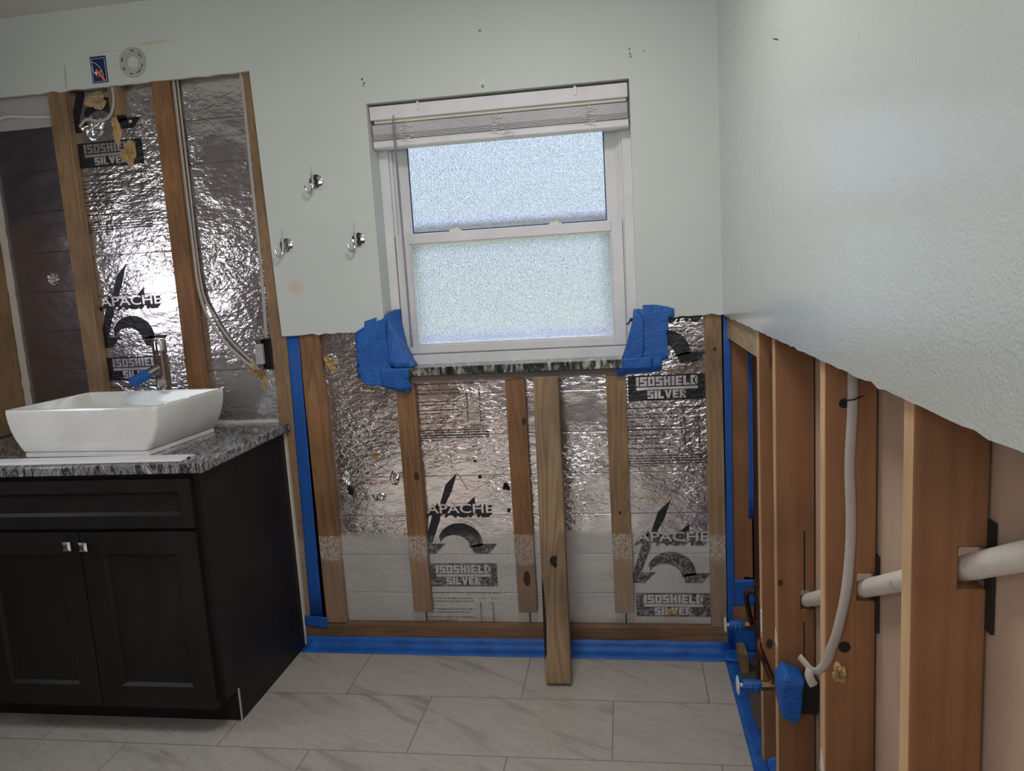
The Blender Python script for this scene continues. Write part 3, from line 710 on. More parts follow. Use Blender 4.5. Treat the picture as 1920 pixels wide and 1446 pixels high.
# leaning plank
lp = B(); Lh = 1.046; lp.box(-.0435, .0435, -.019, .019, 0, Lh); o = lp.obj('leaning_plank', M_lean, None, bevel=.003)
ang = math.atan2(.235 - .035, 1.03); o.location = (-.2705, -.238, .008); o.rotation_euler = (-ang, 0, 0)
o.rotation_euler.rotate_axis('Y', math.radians(-.6)); tag(o, 'loose knotty plank leaning from the floor tiles to the window sill', 'plank')
k = crumple(None, 0, 0, .013, .022, M_dark, 'knot', .0015, 3, y=0); k.parent = o; k.location = (.002, -.0192, .415)
b = B(); b.prism([(-.0437, .08), (-.036, .10), (-.033, .2), (-.037, .33), (-.0437, .36)], -.0197, -.0188, 'xz'); k = b.obj('bark_edge', M_dark); k.parent = o

# ================================================================ RIGHT WALL FRAMING
def stud(y0, y1, text, notch=None, x0=.338, x1=.4245, zt=1.6, grp='wood studs of the open side wall'):
    b = B()
    if notch:
        zc, hh, d = notch
        P = [(x0, 0.0), (x1, 0.0), (x1, zc - hh), (x1 - d, zc - hh), (x1 - d, zc + hh), (x1, zc + hh), (x1, zt), (x0, zt)]
    else: P = [(x0, 0), (x1, 0), (x1, zt), (x0, zt)]
    b.prism(P, y0, y1, 'xz')
    o = b.obj('wall_stud', [M_stud, M_studn], None)
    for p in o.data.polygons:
        p.material_index = 1 if p.normal.x < -.9 else 0  # narrow room-side faces take the lighter copy, as if lit
    md = o.modifiers.new('edge', 'BEVEL'); md.width = .002; md.segments = 1; md.limit_method = 'ANGLE'
    return tag(o, text, 'stud', grp)
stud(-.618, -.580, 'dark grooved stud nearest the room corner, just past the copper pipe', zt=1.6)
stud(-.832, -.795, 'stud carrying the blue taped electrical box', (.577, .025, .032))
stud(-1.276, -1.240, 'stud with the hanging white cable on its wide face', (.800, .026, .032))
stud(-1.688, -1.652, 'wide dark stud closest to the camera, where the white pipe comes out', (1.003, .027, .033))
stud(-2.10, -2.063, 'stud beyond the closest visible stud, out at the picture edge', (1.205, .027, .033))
b = B(); b.box(.338, .4265, -3.5, .0, -.012, .0); o = b.obj('sole_plate', M_slab); tag(o, 'grey dusty sole plate under the side wall studs', 'wood plate')
b = B(); b.box(.338, .357, -.578, .006, 1.140, 1.232); o = b.obj('plywood_blocking', M_ply); tag(o, 'pale wavy grained plywood blocking under the side wall paint edge', 'wood block')
studs = {round(-min(v_.co.y for v_ in o.data.vertices), 3): o for o in bpy.data.objects if o.name.startswith('wall_stud')}
wood_knot(studs[.618], .356, .353, .009, .014, -.6184)
wood_knot(studs[.832], .345, .62, .006, .008, -.8324)
for (yy, za, zb, key) in ((-.815, .452, .492, .832), (-1.258, .42, .463, 1.276)):
    b = B(); b.add([(.3368, yy - .016, za), (.3368, yy + .018, za), (.3368, yy + .010, zb), (.338, yy - .016, za), (.338, yy + .018, za), (.338, yy + .010, zb)], [[0, 1, 2], [3, 5, 4], [0, 3, 4, 1], [1, 4, 5, 2], [2, 5, 3, 0]])
    b.obj('paper_remnant', M_gyp, studs[key])
b = B(); b.box(.335, .3378, -.616, -.600, .385, .445); b.obj('nail_plate', M_white, studs[.618])
for (y0, za, zb, key) in ((-1.704, .925, 1.065, 1.688), (-1.290, .72, .862, 1.276)):
    b = B(); b.box(.4225, .4268, y0, y0 + .02, za, zb); b.obj('metal_plate', M_black, studs[key])
# corner back board
b = B(); b.prism([(.341, .27), (.352, .262), (.362, .275), (.375, .262), (.385, .285), (.412, .28), (.412, 1.3), (.341, 1.3)], .010, .035, 'xz'); o = b.obj('corner_board', M_stud); tag(o, 'reddish brown board at the back of the corner cavity, ragged lower end', 'wood board')
b = B(); b.box(.342, .412, -.004, .03, .10, .175); o = b.obj('short_wood_offcut', M_stud); tag(o, 'dark red wood offcut behind the upper valve', 'wood block')
b = B(); b.box(.338, .4275, .036, .046, 0, 1.6); struct(b.obj('wall_corner_back', M_dark))
b = B(); b.box(.345, .372, -.14, -.03, .0, .055); o = b.obj('rough_wood_scrap', M_lean); tag(o, 'grey wood scrap in the floor gap below the upper valve', 'wood scrap')

# plumbing
b = B(); b.tube([(.4105, -2.62, 1.475), (.4105, -.66, .49)], .0162, 24); o = b.obj('pvc_pipe', M_pvc, None, True); tag(o, 'white stained plastic pipe slanting through notches in the studs', 'pipe')
cp = empty('copper_riser', (.385, -.27, 0), 'tarnished vertical copper pipe in the corner cavity', 'pipe')
b = B(); b.tube([(.388, -.27, .03), (.388, -.27, 1.6)], .0135, 16); b.obj('pipe_run', M_copper, cp, True)
for z in (.36, .235): b = B(); b.lathe([(.0135, -.02), (.0168, -.018), (.0168, .018), (.0135, .02)], (.388, -.27, z), seg=18); b.obj('coupling', M_copper, cp, True)
b = B(); b.tube(smooth_path([(.388, -.26, .34), (.368, -.25, .345), (.352, -.245, .33), (.356, -.235, .29), (.372, -.215, .215)], 5), .0085, 10); b.obj('branch_pipe', M_copper, cp, True)
def valve(loc, text, diag):
    x, y, z = loc; t = empty('shutoff_valve', (x, y, z), text, 'valve', 'taped shutoff valves by the corner')
    b = B(); b.tube([(x, y, z), (x + .012, y, z)], .011, 14); b.tube([(x + .006, y, z), (x + .006, y, z + .02)], .008, 12); b.tube([(x - .022, y, z), (x, y, z)], .0135, 6); b.obj('brass_body', M_brass, t, True)
    b = B(); r = [.013, .0165, .0155, .0175, .016, .0172, .015, .012]; b.tube([(x - .072 + .0075 * k, y, z + .001 * (-1) ** k) for k in range(8)], r, 11); b.obj('tape_wrap', M_tapef, t)
    b = B(); b.lathe([(0, -.004), (.020, -.003), (.0255, -.001), (.0255, .001), (.020, .002), (.006, .002), (.006, .012), (0, .012)], (x - .083, y, z), 'x', 24)
    b.obj('oval_handle', M_white, t, True)
    b = B(); b.tube([(x - .094, y, z), (x - .09, y, z)], .003, 10); b.obj('handle_screw', M_chrome, t)
    b = B(); b.tube(smooth_path(diag, 6), .0085, 12); b.obj('supply_stub', M_copper, t, True)
    return t
valve((.372, -.2, .203), 'small shutoff valve wrapped in blue tape at the corner, above the floor tape', [(.384, -.2, .203), (.388, -.23, .2), (.388, -.262, .2)])
valve((.350, -.642, .243), 'taped shutoff valve in front of the first stud, lower in the picture than its twin', [(.362, -.642, .25), (.352, -.63, .275), (.343, -.62, .30), (.334, -.618, .325), (.332, -.60, .345), (.36, -.56, .36), (.386, -.28, .36)])

# electrical box with tape on the stud
eb = empty('electrical_box', (.36, -.87, .30), 'electrical box on a side wall stud wrapped in blue tape over a black body', 'electrical box')
b = B(); b.box(.350, .424, -.868, -.8325, .300, .392); b.obj('box_body', M_black, eb, bevel=.002)
b = B(); P = []
rg = [(.290, .015), (.300, .026), (.33, .033), (.37, .035), (.395, .036), (.412, .032), (.424, .018)]
n = 14; v = []; f = []
for j, (z, s_) in enumerate(rg):
    for k in range(n):
        a = 2 * math.pi * k / n; q = 1 + .10 * noise.noise(Vector((k * 1.3, j * 1.1, 2)))
        cx_ = math.copysign(abs(math.cos(a)) ** .32, math.cos(a)) * s_ * .80 * q; cy_ = math.copysign(abs(math.sin(a)) ** .32, math.sin(a)) * s_ * 1.12 * q
        v.append((.352 + cx_ + (.012 if j == 5 else 0), -.880 + cy_, z + (.012 if cx_ < 0 else 0)))
for j in range(len(rg) - 1):
    for k in range(n): f.append([j * n + k, j * n + (k + 1) % n, (j + 1) * n + (k + 1) % n, (j + 1) * n + k])
f += [list(range(n))[::-1], [(len(rg) - 1) * n + k for k in range(n)]]
b.add(v, f); tw = b.obj('tape_cover', M_tapef, eb); md = tw.modifiers.new('s', 'SUBSURF'); md.levels = md.render_levels = 1
# hanging cable
cb = B(); path = [(.383, -1.283, 1.34), (.382, -1.283, 1.20), (.381, -1.283, 1.12), (.377, -1.283, 1.03), (.379, -1.284, .95), (.378, -1.285, .88), (.370, -1.290, .80), (.355, -1.295, .73), (.345, -1.29, .69), (.338, -1.283, .66), (.325, -1.28, .641), (.314, -1.275, .640), (.305, -1.265, .648), (.298, -1.255, .655)]
cb.tube(smooth_path(path, 6), .0088, 10, flat=(1, 0, 0)); cb.tube(smooth_path([(.312, -1.28, .644), (.308, -1.285, .636), (.311, -1.288, .625), (.315, -1.288, .617)], 5), .0080, 10, flat=(1, 0, 0))
o = cb.obj('white_cable', M_cable, None, True); tag(o, 'thick white cable hanging down a stud with a hooked loose end', 'cable')
b = B(); b.tube([(.366, -1.281, 1.142), (.381, -1.292, 1.146), (.398, -1.281, 1.150)], .0013, 6); o = b.obj('cable_staple', M_dark); tag(o, 'rusty staple holding the white cable to its stud', 'staple')
o = crumple(None, .360, .636, .014, .020, M_foam, 'expanding_foam', .016, 21, y=-1.277); tag(o, 'dried yellow foam blob by the cable end on the stud', 'foam')
def disc(name, c, r, text, mat=M_dark):
    b = B(); b.lathe([(0, 0), (r, 0), (r, .0012), (0, .0012)], c, 'y', 20); o = b.obj(name, mat); return tag(o, text, 'hole')
disc('drilled_hole', (.3715, -1.2772, .686), .0105, 'round drilled hole beside the lower bend of the white cable')
disc('drilled_hole', (.369, -1.2772, 1.137), .0085, 'dark drilled hole beside the top of the white cable')
for (p0, p1, w) in (((.4005, .60), (.398, .75), .0016), ((.399, .52), (.401, .35), .0012)):
    b = B(); b.box(p0[0] - w, p0[0] + w, -.8332, -.8318, p0[1], p1[1]); o = b.obj('wood_crack', M_dark); tag(o, 'long dark crack in the wood above the pipe notch' if p1[1] > .6 else 'long dark crack in the wood below the pipe notch', 'crack')

# ================================================================ BLUE TAPE
def sheet(name, pts3, text, parent=None, mat=None, amp=.0018, cuts=3, normal=(0, -1, 0), seed=1, cat='tape', thick=.0006):
    bm = bmesh.new(); vs = [bm.verts.new(p) for p in pts3]; fc = bm.faces.new(vs)
    bmesh.ops.triangulate(bm, faces=[fc], ngon_method='BEAUTY')
    for _ in range(cuts): bmesh.ops.subdivide_edges(bm, edges=[e for e in bm.edges if e.calc_length() > .010], cuts=1, use_grid_fill=False); bmesh.ops.triangulate(bm, faces=bm.faces[:])
    nv = Vector(normal)
    for v_ in bm.verts:
        h = noise.noise(v_.co * 34 + Vector((seed, 0, 0))) + .5 * noise.noise(v_.co * 90)
        v_.co += nv * (amp * (h + .9))
    L = parent_loc(parent) if parent else Vector((0, 0, 0))
    for v_ in bm.verts: v_.co -= L
    bmesh.ops.recalc_face_normals(bm, faces=bm.faces)
    me = bpy.data.meshes.new(name); bm.to_mesh(me); bm.free(); me.materials.append(mat or M_tapef)
    for p in me.polygons: p.use_smooth = True
    o = link(bpy.data.objects.new(name, me))
    if parent: o.parent = parent
    if text: tag(o, text, cat)
    md = o.modifiers.new('t', 'SOLIDIFY'); md.thickness = thick; md.offset = 0
    return o
def tape_group(loc, text): return empty('masking_tape_patch', loc, text, 'tape', 'crumpled blue tape at the sill ends')
TL = tape_group((-.87, 0, 1.1), 'crumpled blue tape patch at the sill end nearest the vanity')
sheet('wall_layer', [(-0.9700, -0.0030, 1.2210), (-0.9360, -0.0030, 1.2390), (-0.9330, -0.0030, 1.2580), (-0.8870, -0.0030, 1.2710), (-0.8870, -0.0030, 1.2560), (-0.8600, -0.0030, 1.2660), (-0.8690, -0.0030, 1.1500), (-0.8610, -0.0030, 1.0910), (-0.8400, -0.0030, 1.0790), (-0.7920, -0.0030, 1.0750), (-0.7940, -0.0030, 1.0480), (-0.7740, -0.0030, 1.0190), (-0.7910, -0.0030, 0.9910), (-0.8420, -0.0030, 1.0020), (-0.8770, -0.0030, 1.0190), (-0.9470, -0.0030, 1.0260), (-0.9750, -0.0030, 1.0570), (-0.9630, -0.0030, 1.0800), (-0.9780, -0.0030, 1.1140), (-0.9630, -0.0030, 1.1430), (-0.9630, -0.0030, 1.1880), (-0.9740, -0.0030, 1.2020)], None, TL, seed=3)
sheet('reveal_layer', [(-.861, -.004, 1.270), (-.857, .03, 1.282), (-.848, .090, 1.292), (-.826, .096, 1.291), (-.824, .096, 1.23), (-.812, .096, 1.16), (-.79, .094, 1.105), (-.775, .090, 1.0845), (-.775, -.006, 1.0845), (-.83, -.012, 1.086), (-.858, -.006, 1.10), (-.861, -.005, 1.17)], None, TL, normal=(.7, -.7, .1), amp=.0025, seed=8)
sheet('sill_front_layer', [(-.885, -.016, 1.085), (-.78, -.016, 1.084), (-.795, -.0155, 1.05), (-.78, -.010, 1.03), (-.77, -.006, 1.01), (-.82, -.006, 1.0), (-.885, -.010, 1.02)], None, TL, seed=5)
TR = tape_group((.08, 0, 1.1), 'crumpled blue tape patch at the sill end by the room corner')
sheet('wall_layer', [(0.0590, -0.0030, 1.2650), (0.1010, -0.0030, 1.2640), (0.1430, -0.0030, 1.2550), (0.1640, -0.0030, 1.2470), (0.1640, -0.0030, 1.2190), (0.1440, -0.0030, 1.2170), (0.1430, -0.0030, 1.1710), (0.1370, -0.0030, 1.1680), (0.1410, -0.0030, 1.1050), (0.1400, -0.0030, 1.0780), (0.1200, -0.0030, 1.0710), (0.1130, -0.0030, 1.0360), (0.0480, -0.0030, 1.0300), (-0.0390, -0.0030, 1.0260), (-0.0360, -0.0030, 1.0540), (0.0380, -0.0030, 1.0540), (0.0390, -0.0030, 1.1040), (0.0400, -0.0030, 1.1780), (0.0430, -0.0030, 1.2530), (0.0590, -0.0030, 1.2500)], None, TR, seed=13)
sheet('reveal_layer', [(0.0370, -0.0100, 1.2540), (0.0600, -0.0100, 1.2320), (0.0580, -0.0100, 1.1870), (0.0600, -0.0100, 1.1230), (0.0490, -0.0100, 1.0680), (0.0380, -0.0100, 1.0530), (-0.0150, -0.0100, 1.0570), (-0.0140, -0.0100, 1.0830), (.000, .092, 1.0845), (.022, .094, 1.12), (.030, .096, 1.245)], None, TR, normal=(-.6, -.7, .2), amp=.003, seed=17)

sheet('sill_front_layer', [(-.018, -.016, 1.0855), (.085, -.016, 1.086), (.084, -.015, 1.05), (.03, -.0145, 1.046), (-.020, -.0145, 1.049)], None, TR, seed=15)
def band(name, pts, text, mat=M_tape, nrm=(0, -1, 0), amp=.0009, cuts=3, seed=0, cat='tape'):
    return sheet(name, pts, text, None, mat, amp, cuts, nrm, seed, cat)
def vband(xa0, xa1, xb0, xb1, z0, z1, y, name, text, wob=.002):
    n = 16; Lp = []; Rp = []
    for k in range(n + 1):
        t = k / n; z = z0 + (z1 - z0) * t; w = wob * noise.noise(Vector((z * 14, y, xa0)))
        Lp.append((xa0 + (xb0 - xa0) * t + w, y, z)); Rp.append((xa1 + (xb1 - xa1) * t - w, y, z))
    return band(name, Lp + Rp[::-1], text)
vband(-1.262, -1.214, -1.243, -1.198, .100, 1.222, .0115, 'vertical_masking_tape', 'vertical blue tape strip on the wood beside the vanity')
band('masking_tape_tab', [(-1.285, .004, .125), (-1.19, .004, .118), (-1.19, .004, .078), (-1.22, .004, .072), (-1.285, .004, .085)], 'short blue tape tab across the foot of the vertical tape')
vband(.322, .345, .326, .349, .0, 1.222, .004, 'corner_masking_tape', 'blue tape line running down the room corner')
vband(.400, .424, .408, .426, .50, 1.24, .006, 'cavity_masking_tape', 'narrow blue tape strip behind the copper pipe in the corner')
vband(.341, .42, .341, .42, .17, .275, .0075, 'cavity_tape_patch', 'dark blue tape patch low in the corner cavity under the board')
vband(.341, .42, .341, .42, .0, .098, .0065, 'cavity_foot_tape', 'blue tape at the very bottom of the corner cavity behind the wood scrap')
# floor tape: up the plate and onto the tiles
n = 40; T = []; Bt = []; Fr = []
v = []; f = []
for k in range(n + 1):
    x = -1.30 + 1.628 * k / n; wv = noise.noise(Vector((x * 9, 0, 0))) * .003; fr = -.052 - .018 * k / n
    row = [(x, .0035, .040 + wv), (x, .002, .02), (x, -.003, .004), (x, -.03, .0022 + abs(wv) * .3), (x, fr, .0012)]
    v += row
for k in range(n):
    for j in range(4): a = k * 5 + j; f.append([a, a + 1, a + 6, a + 5])
o = mesh_obj('baseboard_masking_tape', v, f, M_tapef, None, True); md = o.modifiers.new('t', 'SOLIDIFY'); md.thickness = .0005; tag(o, 'wide blue tape along the floor edge under the foil wall', 'tape')
v = []; f = []; n = 60
for k in range(n + 1):
    y = -.06 - 2.6 * k / n; wv = noise.noise(Vector((0, y * 9, 0))) * .003
    v += [(.303, y, .0012), (.322, y, .0018), (.340 + wv, y, .0016), (.352 + wv * 2, y, -.002 + wv)]
for k in range(n):
    for j in range(3): a = k * 4 + j; f.append([a, a + 1, a + 5, a + 4])
o = mesh_obj('side_floor_masking_tape', v, f, M_tapef, None, True); md = o.modifiers.new('t', 'SOLIDIFY'); md.thickness = .0005; tag(o, 'blue tape along the tile edge below the open side wall', 'tape')
band('corner_floor_tape', [(.303, -.06, .003), (.345, -.07, .003), (.40, -.05, .003), (.42, .0, .003), (.33, .002, .012), (.303, .002, .004)], 'blue tape folded into the floor corner', nrm=(0, 0, 1), mat=M_tapef)
band('stud_foot_tape', [(.345, -.66, .003), (.40, -.72, .003), (.40, -.62, .02), (.37, -.60, .03), (.345, -.62, .004)], 'torn blue tape at the foot of the grooved stud', nrm=(0, 0, 1), mat=M_tapef)

# ================================================================ VANITY
VX0, VX1, VF, VT = -2.42, -1.290, -.578, .860
vn = empty('vanity_cabinet', (-1.71, -.29, 0), 'dark espresso vanity cabinet with two doors under a granite top', 'cabinet')
b = B(); b.prism([(-.503, 0), (.0, 0), (.0, VT), (VF, VT), (VF, .115), (-.503, .115)], VX1 - .016, VX1, 'yz'); b.box(VX0, VX1 - .016, -.56, -.010, .115, VT); b.box(VX0, VX1 - .016, VF, -.56, .115, VT); b.box(VX0, VX1 - .016, -.503, -.49, 0, .115)
b.obj('carcass', M_cab, vn, bevel=.001)
b = B(); b.box(VX1 - .001, VX1 + .002, -.510, -.503, .0, .115); b.obj('toe_kick_trim', M_grey, vn)
def shaker(x0, x1, z0, z1, name, fr=.062):
    b = B(); y0 = VF - .022; y1 = VF - .001
    ring(b, x0, x1, z0, z1, fr, fr, fr, fr, y0, y1); b.box(x0 + fr, x1 - fr, y0 + .011, y1, z0 + fr, z1 - fr)
    # sloped inner moulding
    a, c, d_, e_ = x0 + fr, x1 - fr, z0 + fr, z1 - fr; g = .009
    b.add([(a, y0, d_), (c, y0, d_), (c, y0, e_), (a, y0, e_), (a + g, y0 + .0108, d_ + g), (c - g, y0 + .0108, d_ + g), (c - g, y0 + .0108, e_ - g), (a + g, y0 + .0108, e_ - g)],
          [[0, 1, 5, 4], [1, 2, 6, 5], [2, 3, 7, 6], [3, 0, 4, 7]])
    return b.obj(name, M_cab, vn)
def knob(par, x, z):
    b = B(); y = VF - .022; b.tube([(x, y, z), (x, y - .014, z)], .005, 10)
    s = .0145; b.add([(x - s, y - .013, z - s), (x + s, y - .013, z - s), (x + s, y - .013, z + s), (x - s, y - .013, z + s), (x - s, y - .019, z - s), (x + s, y - .019, z - s), (x + s, y - .019, z + s), (x - s, y - .019, z + s),
        (x - s * .5, y - .023, z - s * .5), (x + s * .5, y - .023, z - s * .5), (x + s * .5, y - .023, z + s * .5), (x - s * .5, y - .023, z + s * .5)],
        [[0, 1, 2, 3], [0, 1, 5, 4], [1, 2, 6, 5], [2, 3, 7, 6], [3, 0, 4, 7], [4, 5, 9, 8], [5, 6, 10, 9], [6, 7, 11, 10], [7, 4, 8, 11], [8, 9, 10, 11]])
    b.obj('square_knob', M_chrome, par)
dr = shaker(-1.706, -1.312, .098, .680, 'door', .072); knob(dr, -1.684, .639)
dl = shaker(-2.104, -1.710, .098, .680, 'door', .072); knob(dl, -1.740, .641)
shaker(-2.104, -1.312, .692, .845, 'drawer_front', .04)

b = B(); b.box(VX0, -1.264, -.605, .038, .862, .892); ct = b.obj('granite_countertop', M_gran, None, bevel=.004); tag(ct, 'dark granite countertop with swirling bands on the vanity', 'countertop')
b = B(); b.prism([(-1.62, .892), (-1.27, .892), (-1.27, .902), (-1.4, .899), (-1.62, .904)], .028, .0395, 'xz'); o = b.obj('caulk_bead', M_gyp); tag(o, 'rough caulk bead at the back edge of the countertop', 'caulk')

# vessel sink
sk = empty('vessel_sink', (-1.738, -.288, .893), 'white rectangular ceramic vessel sink with curved ends on the granite top', 'sink')
def rrect(cx, cy, z, hx, hy, r, rot, n=6):
    out = []
    for (sx_, sy_, a0) in ((1, 1, 0), (-1, 1, 90), (-1, -1, 180), (1, -1, 270)):
        for k in range(n + 1):
            a = math.radians(a0 + 90 * k / n); x = sx_ * (hx - r) + r * math.cos(a); y = sy_ * (hy - r) + r * math.sin(a)
            out.append((cx + x * math.cos(rot) - y * math.sin(rot), cy + x * math.sin(rot) + y * math.cos(rot), z))
    return out
cx, cy, z0, rt = -1.738, -.288, .893, math.radians(-3.2)
prof = [(0, .232, .186, .012), (.014, .232, .186, .012), (.0145, .226, .180, .012), (.018, .226, .180, .012), (.0185, .236, .188, .014), (.035, .248, .190, .016), (.060, .262, .191, .016), (.090, .274, .192, .016), (.120, .281, .192, .016), (.145, .284, .192, .016), (.154, .2835, .1915, .016), (.158, .281, .189, .014), (.158, .274, .182, .012), (.154, .272, .180, .012),
        (.12, .264, .175, .02), (.07, .235, .158, .04), (.04, .19, .125, .05), (.03, .10, .07, .05), (.028, .02, .02, .019)]
v = []; f = []
for (h, hx, hy, r) in prof: v += rrect(cx, cy, z0 + h, hx, hy, r, rt)
m_ = 28
for i in range(len(prof) - 1):
    for k in range(m_): f.append([i * m_ + k, i * m_ + (k + 1) % m_, (i + 1) * m_ + (k + 1) % m_, (i + 1) * m_ + k])
f += [list(range(m_))[::-1], [(len(prof) - 1) * m_ + k for k in range(m_)]]
b = B(); b.add(v, f); b.obj('basin', M_ceram, sk, True)
b = B(); b.lathe([(0, 0), (.021, 0), (.021, .003), (.008, .005), (0, .005)], (cx, cy, z0 + .0285), seg=24); b.obj('drain', M_chrome, sk, True)

# faucet
fx, fy = -1.712, -.062
fc = empty('tall_faucet', (fx, fy, .892), 'tall chrome vessel faucet with a blue taped spout behind the sink', 'faucet')
b = B(); b.lathe([(0, 0), (.031, 0), (.031, .006), (.0255, .010), (.0255, .285), (.0235, .287), (.0235, .291), (.0255, .293), (.0255, .335), (.021, .345), (0, .347)], (fx, fy, .892), seg=32); b.obj('column', M_chrome, fc, True)
b = B(); b.tube([(fx, fy, 1.135), (fx - .028, fy - .085, 1.105)], .0175, 20); b.obj('spout', M_chrome, fc, True)
b = B(); b.tube([(fx - .021, fy - .064, 1.1125), (fx - .040, fy - .122, 1.092)], [.0195, .020], 18); b.obj('spout_tape', M_tapef, fc, True)
b = B(); b.box(fx - .078, fx + .004, fy - .018, fy + .012, 1.2355, 1.2395); b.obj('lever', M_chrome, fc, bevel=.001)
b = B(); b.lathe([(0, 0), (.012, .002), (.0165, .012), (.012, .024), (0, .027)], (fx + .004, fy - .030, .935 + .14), 'y', 16); 
o = b.obj('hanging_tag', M_grey, fc, True)

# loose white slat on the counter
b = B(); b.prism([(-.580, .8925), (-.500, .8925), (-.498, .896), (-.512, .900), (-.568, .900), (-.582, .896)], -2.35, -1.345, 'yz'); o = b.obj('loose_blind_slat', M_blind, None, bevel=.0006)
tag(o, 'long white plastic valance strip lying on the countertop front edge', 'plastic strip')
b = B(); b.box(-1.3448, -1.3442, -.548, -.530, .8935, .8985); s_ = b.obj('end_slot', M_black); s_.parent = o

# ================================================================ WALL ITEMS
def hook(x, z, text):
    t = empty('towel_hook', (x, 0, z), text, 'hook', 'chrome hooks on the sage wall')
    b = B(); b.lathe([(0, -.004), (.0215, -.004), (.0245, -.002), (.0250, 0)], (x, -.0005, z), 'y', 36); b.obj('rosette', M_chrome, t, True)
    b = B(); b.box(x - .004, x + .010, -.010, -.004, z - .022, z + .022); b.box(x - .0015, x + .006, -.012, -.010, z - .018, z - .004); b.box(x - .0015, x + .006, -.012, -.010, z + .004, z + .018); b.obj('back_plate', M_chrome, t)
    b = B(); b.tube(smooth_path([(x - .008, -.016, z + .024), (x - .008, -.018, z - .005), (x - .009, -.022, z - .026), (x - .014, -.030, z - .040), (x - .021, -.036, z - .038), (x - .025, -.038, z - .026), (x - .026, -.038, z - .016)], 5), [.0042] * 31, 10)
    b.obj('hook_arm', M_chrome, t, True)
    b = B(); b.tube([(x - .008, -.004, z + .010), (x - .008, -.016, z + .010)], .0035, 8); b.obj('stem', M_chrome, t, True)
hook(-1.068, 1.762, 'topmost of the three chrome hooks on the sage wall')
hook(-1.203, 1.548, 'lower chrome hook close to the gutted opening')
hook(-.930, 1.550, 'lower chrome hook close to the window')
# round mounting ring
b = B(); b.lathe([(.023, 0), (.023, -.004), (.030, -.005), (.036, -.003), (.043, -.006), (.050, -.005), (.052, 0), (.023, 0)], (-1.715, -.0005, 2.228), 'y', 40)
rg_ = b.obj('fixture_ring', M_grey, None, True); tag(rg_, 'round grey fixture mounting ring on the wall above the gutted opening', 'mounting ring')
for a, l_ in ((20, .4), (150, .4), (200, .3), (290, .5), (330, .3), (75, .3), (250, .3)):
    b = B(); A = [math.radians(a + 60 * l_ * k / 6) for k in range(7)]
    b.tube([(-1.715 + .040 * math.cos(t), -.0058, 2.228 + .040 * math.sin(t)) for t in A], .0017, 6); b.obj('ring_slot', M_black, rg_)
# blue junction box
jb = empty('junction_box', (-1.85, 0, 2.17), 'blue wall junction box holding loose orange and white wires', 'electrical box')
b = B(); X0, X1, Z0, Z1 = -1.881, -1.820, 2.171, 2.262
ring(b, X0, X1, Z0, Z1, .004, .004, .004, .004, -.003, -.0004); b.box(X0, X1, -.0012, -.0004, Z0, Z1); b.obj('box_shell', M_bluebox, jb)
b = B(); ring(b, X0 + .005, X1 - .003, Z0 + .003, Z1 - .007, .0012, .0012, .0012, .0012, -.0045, -.0035); b.tube(smooth_path([(-1.875, -.006, 2.245), (-1.855, -.010, 2.235), (-1.838, -.010, 2.215), (-1.832, -.006, 2.19)], 5), .0011, 6); b.tube(smooth_path([(-1.872, -.006, 2.23), (-1.868, -.010, 2.21), (-1.855, -.010, 2.195)], 5), .0011, 6); b.obj('white_wire', M_cord, jb)
b = B(); b.tube(smooth_path([(-1.856, -.008, 2.215), (-1.848, -.012, 2.205), (-1.840, -.012, 2.195), (-1.835, -.010, 2.185), (-1.830, -.006, 2.176)], 5), .0042, 8); b.tube(smooth_path([(-1.838, -.008, 2.212), (-1.842, -.012, 2.20), (-1.848, -.010, 2.19)], 5), .003, 8); b.obj('orange_wire', M_orange, jb, True)
b = B(); b.add([(-1.864, -.0125, 2.205), (-1.856, -.0130, 2.208), (-1.852, -.0125, 2.214), (-1.85, -.013, 2.204), (-1.844, -.0125, 2.200), (-1.853, -.013, 2.198), (-1.856, -.0125, 2.190), (-1.859, -.013, 2.199)], [[0, 1, 7], [1, 2, 3], [3, 4, 5], [5, 6, 7], [1, 3, 5, 7]]); b.obj('wire_nut', M_white, jb)
# hairline crack, staple marks, stray nail on the side wall
b = B(); b.tube([(-1.989, -.0003, 2.245), (-1.9875, -.0003, 2.225), (-1.990, -.0003, 2.20), (-1.9925, -.0003, 2.163)], .0007, 5); o = b.obj('hairline_crack', M_dark); tag(o, 'hairline crack in the wall above the tan furring strip', 'crack')
b = B(); b.tube([(0.3250, -0.9140, 1.8450), (0.3250, -0.9630, 1.8290)], .0012, 6); o = b.obj('wall_staple', M_dark); tag(o, 'small rusty staple high on the side wall', 'staple')

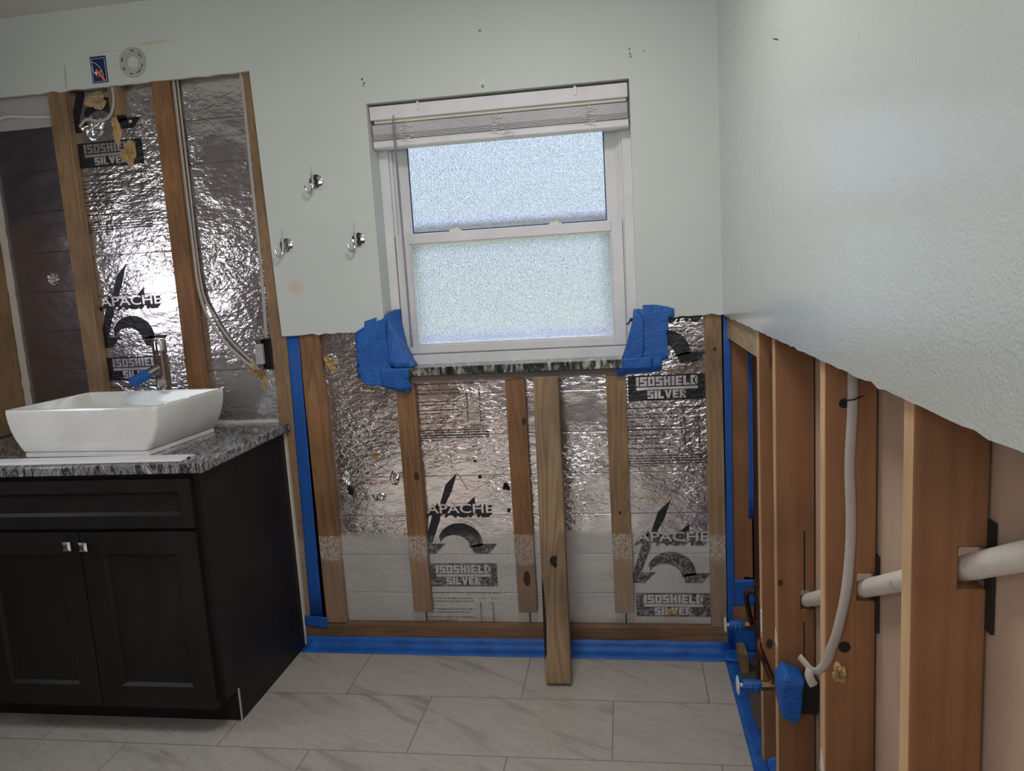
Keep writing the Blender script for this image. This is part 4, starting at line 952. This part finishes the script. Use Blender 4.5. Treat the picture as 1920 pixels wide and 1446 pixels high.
# romex cables in the gutted opening
def cable(path, text, name='flat_cable', r=.0062, mat=None, flat=(1, 0, 0)):
    b = B(); b.tube(smooth_path(path, 7), r, 8, flat=flat); o = b.obj(name, mat or M_cable, None, True); return tag(o, text, 'cable')
cable([(-1.581, .022, 2.20), (-1.582, .022, 2.12), (-1.583, .022, 1.79), (-1.580, .020, 1.55), (-1.578, .020, 1.42), (-1.556, .022, 1.31), (-1.50, .028, 1.205), (-1.44, .028, 1.14), (-1.39, .028, 1.098)], 'flat pale cable running down the knotted strip then sweeping to the foam')
cable([(-1.571, .030, 2.20), (-1.572, .030, 1.79), (-1.570, .028, 1.44), (-1.545, .030, 1.33), (-1.49, .033, 1.225), (-1.43, .033, 1.155), (-1.385, .033, 1.108)], 'second thin pale cable behind the sweeping one', r=.0045)
cable([(-1.325, .024, 2.19), (-1.320, .024, 2.10), (-1.322, .024, 1.80), (-1.322, .024, 1.50), (-1.328, .024, 1.30), (-1.332, .024, 1.215)], 'pale cable dropping straight to the wall outlet')
cable([(-1.972, .016, 2.030), (-1.935, .010, 2.052), (-1.89, .014, 2.042), (-1.845, .012, 2.055), (-1.820, .012, 2.10), (-1.822, .018, 2.17)], 'looped white cable end under the blue junction box', r=.005)
# outlet
ot = empty('wall_outlet', (-1.335, .02, 1.10), 'grey duplex outlet loose in a metal box beside the gutted opening strip', 'outlet')
b = B(); ring(b, -1.350, -1.309, 1.098, 1.212, .003, .003, .003, .003, .008, .040); b.box(-1.350, -1.309, .036, .0395, 1.098, 1.212); b.obj('metal_box', M_black, ot)
b = B(); b.box(-1.371, -1.341, .004, .020, 1.118, 1.194); b.obj('receptacle', M_out, ot, bevel=.002)
for z in (1.102, 1.194): b = B(); b.box(-1.367, -1.345, .006, .009, z, z + .017); b.obj('mounting_ear', M_chrome, ot)
for z in (1.138, 1.175):
    b = B(); b.box(-1.3635, -1.3625, .0032, .0045, z, z + .007); b.box(-1.3515, -1.3505, .0032, .0045, z, z + .006); b.lathe([(0, 0), (.0018, 0), (.0018, .001)], (-1.357, .0034, z - .006), 'y', 8); b.obj('socket', M_dark, ot)
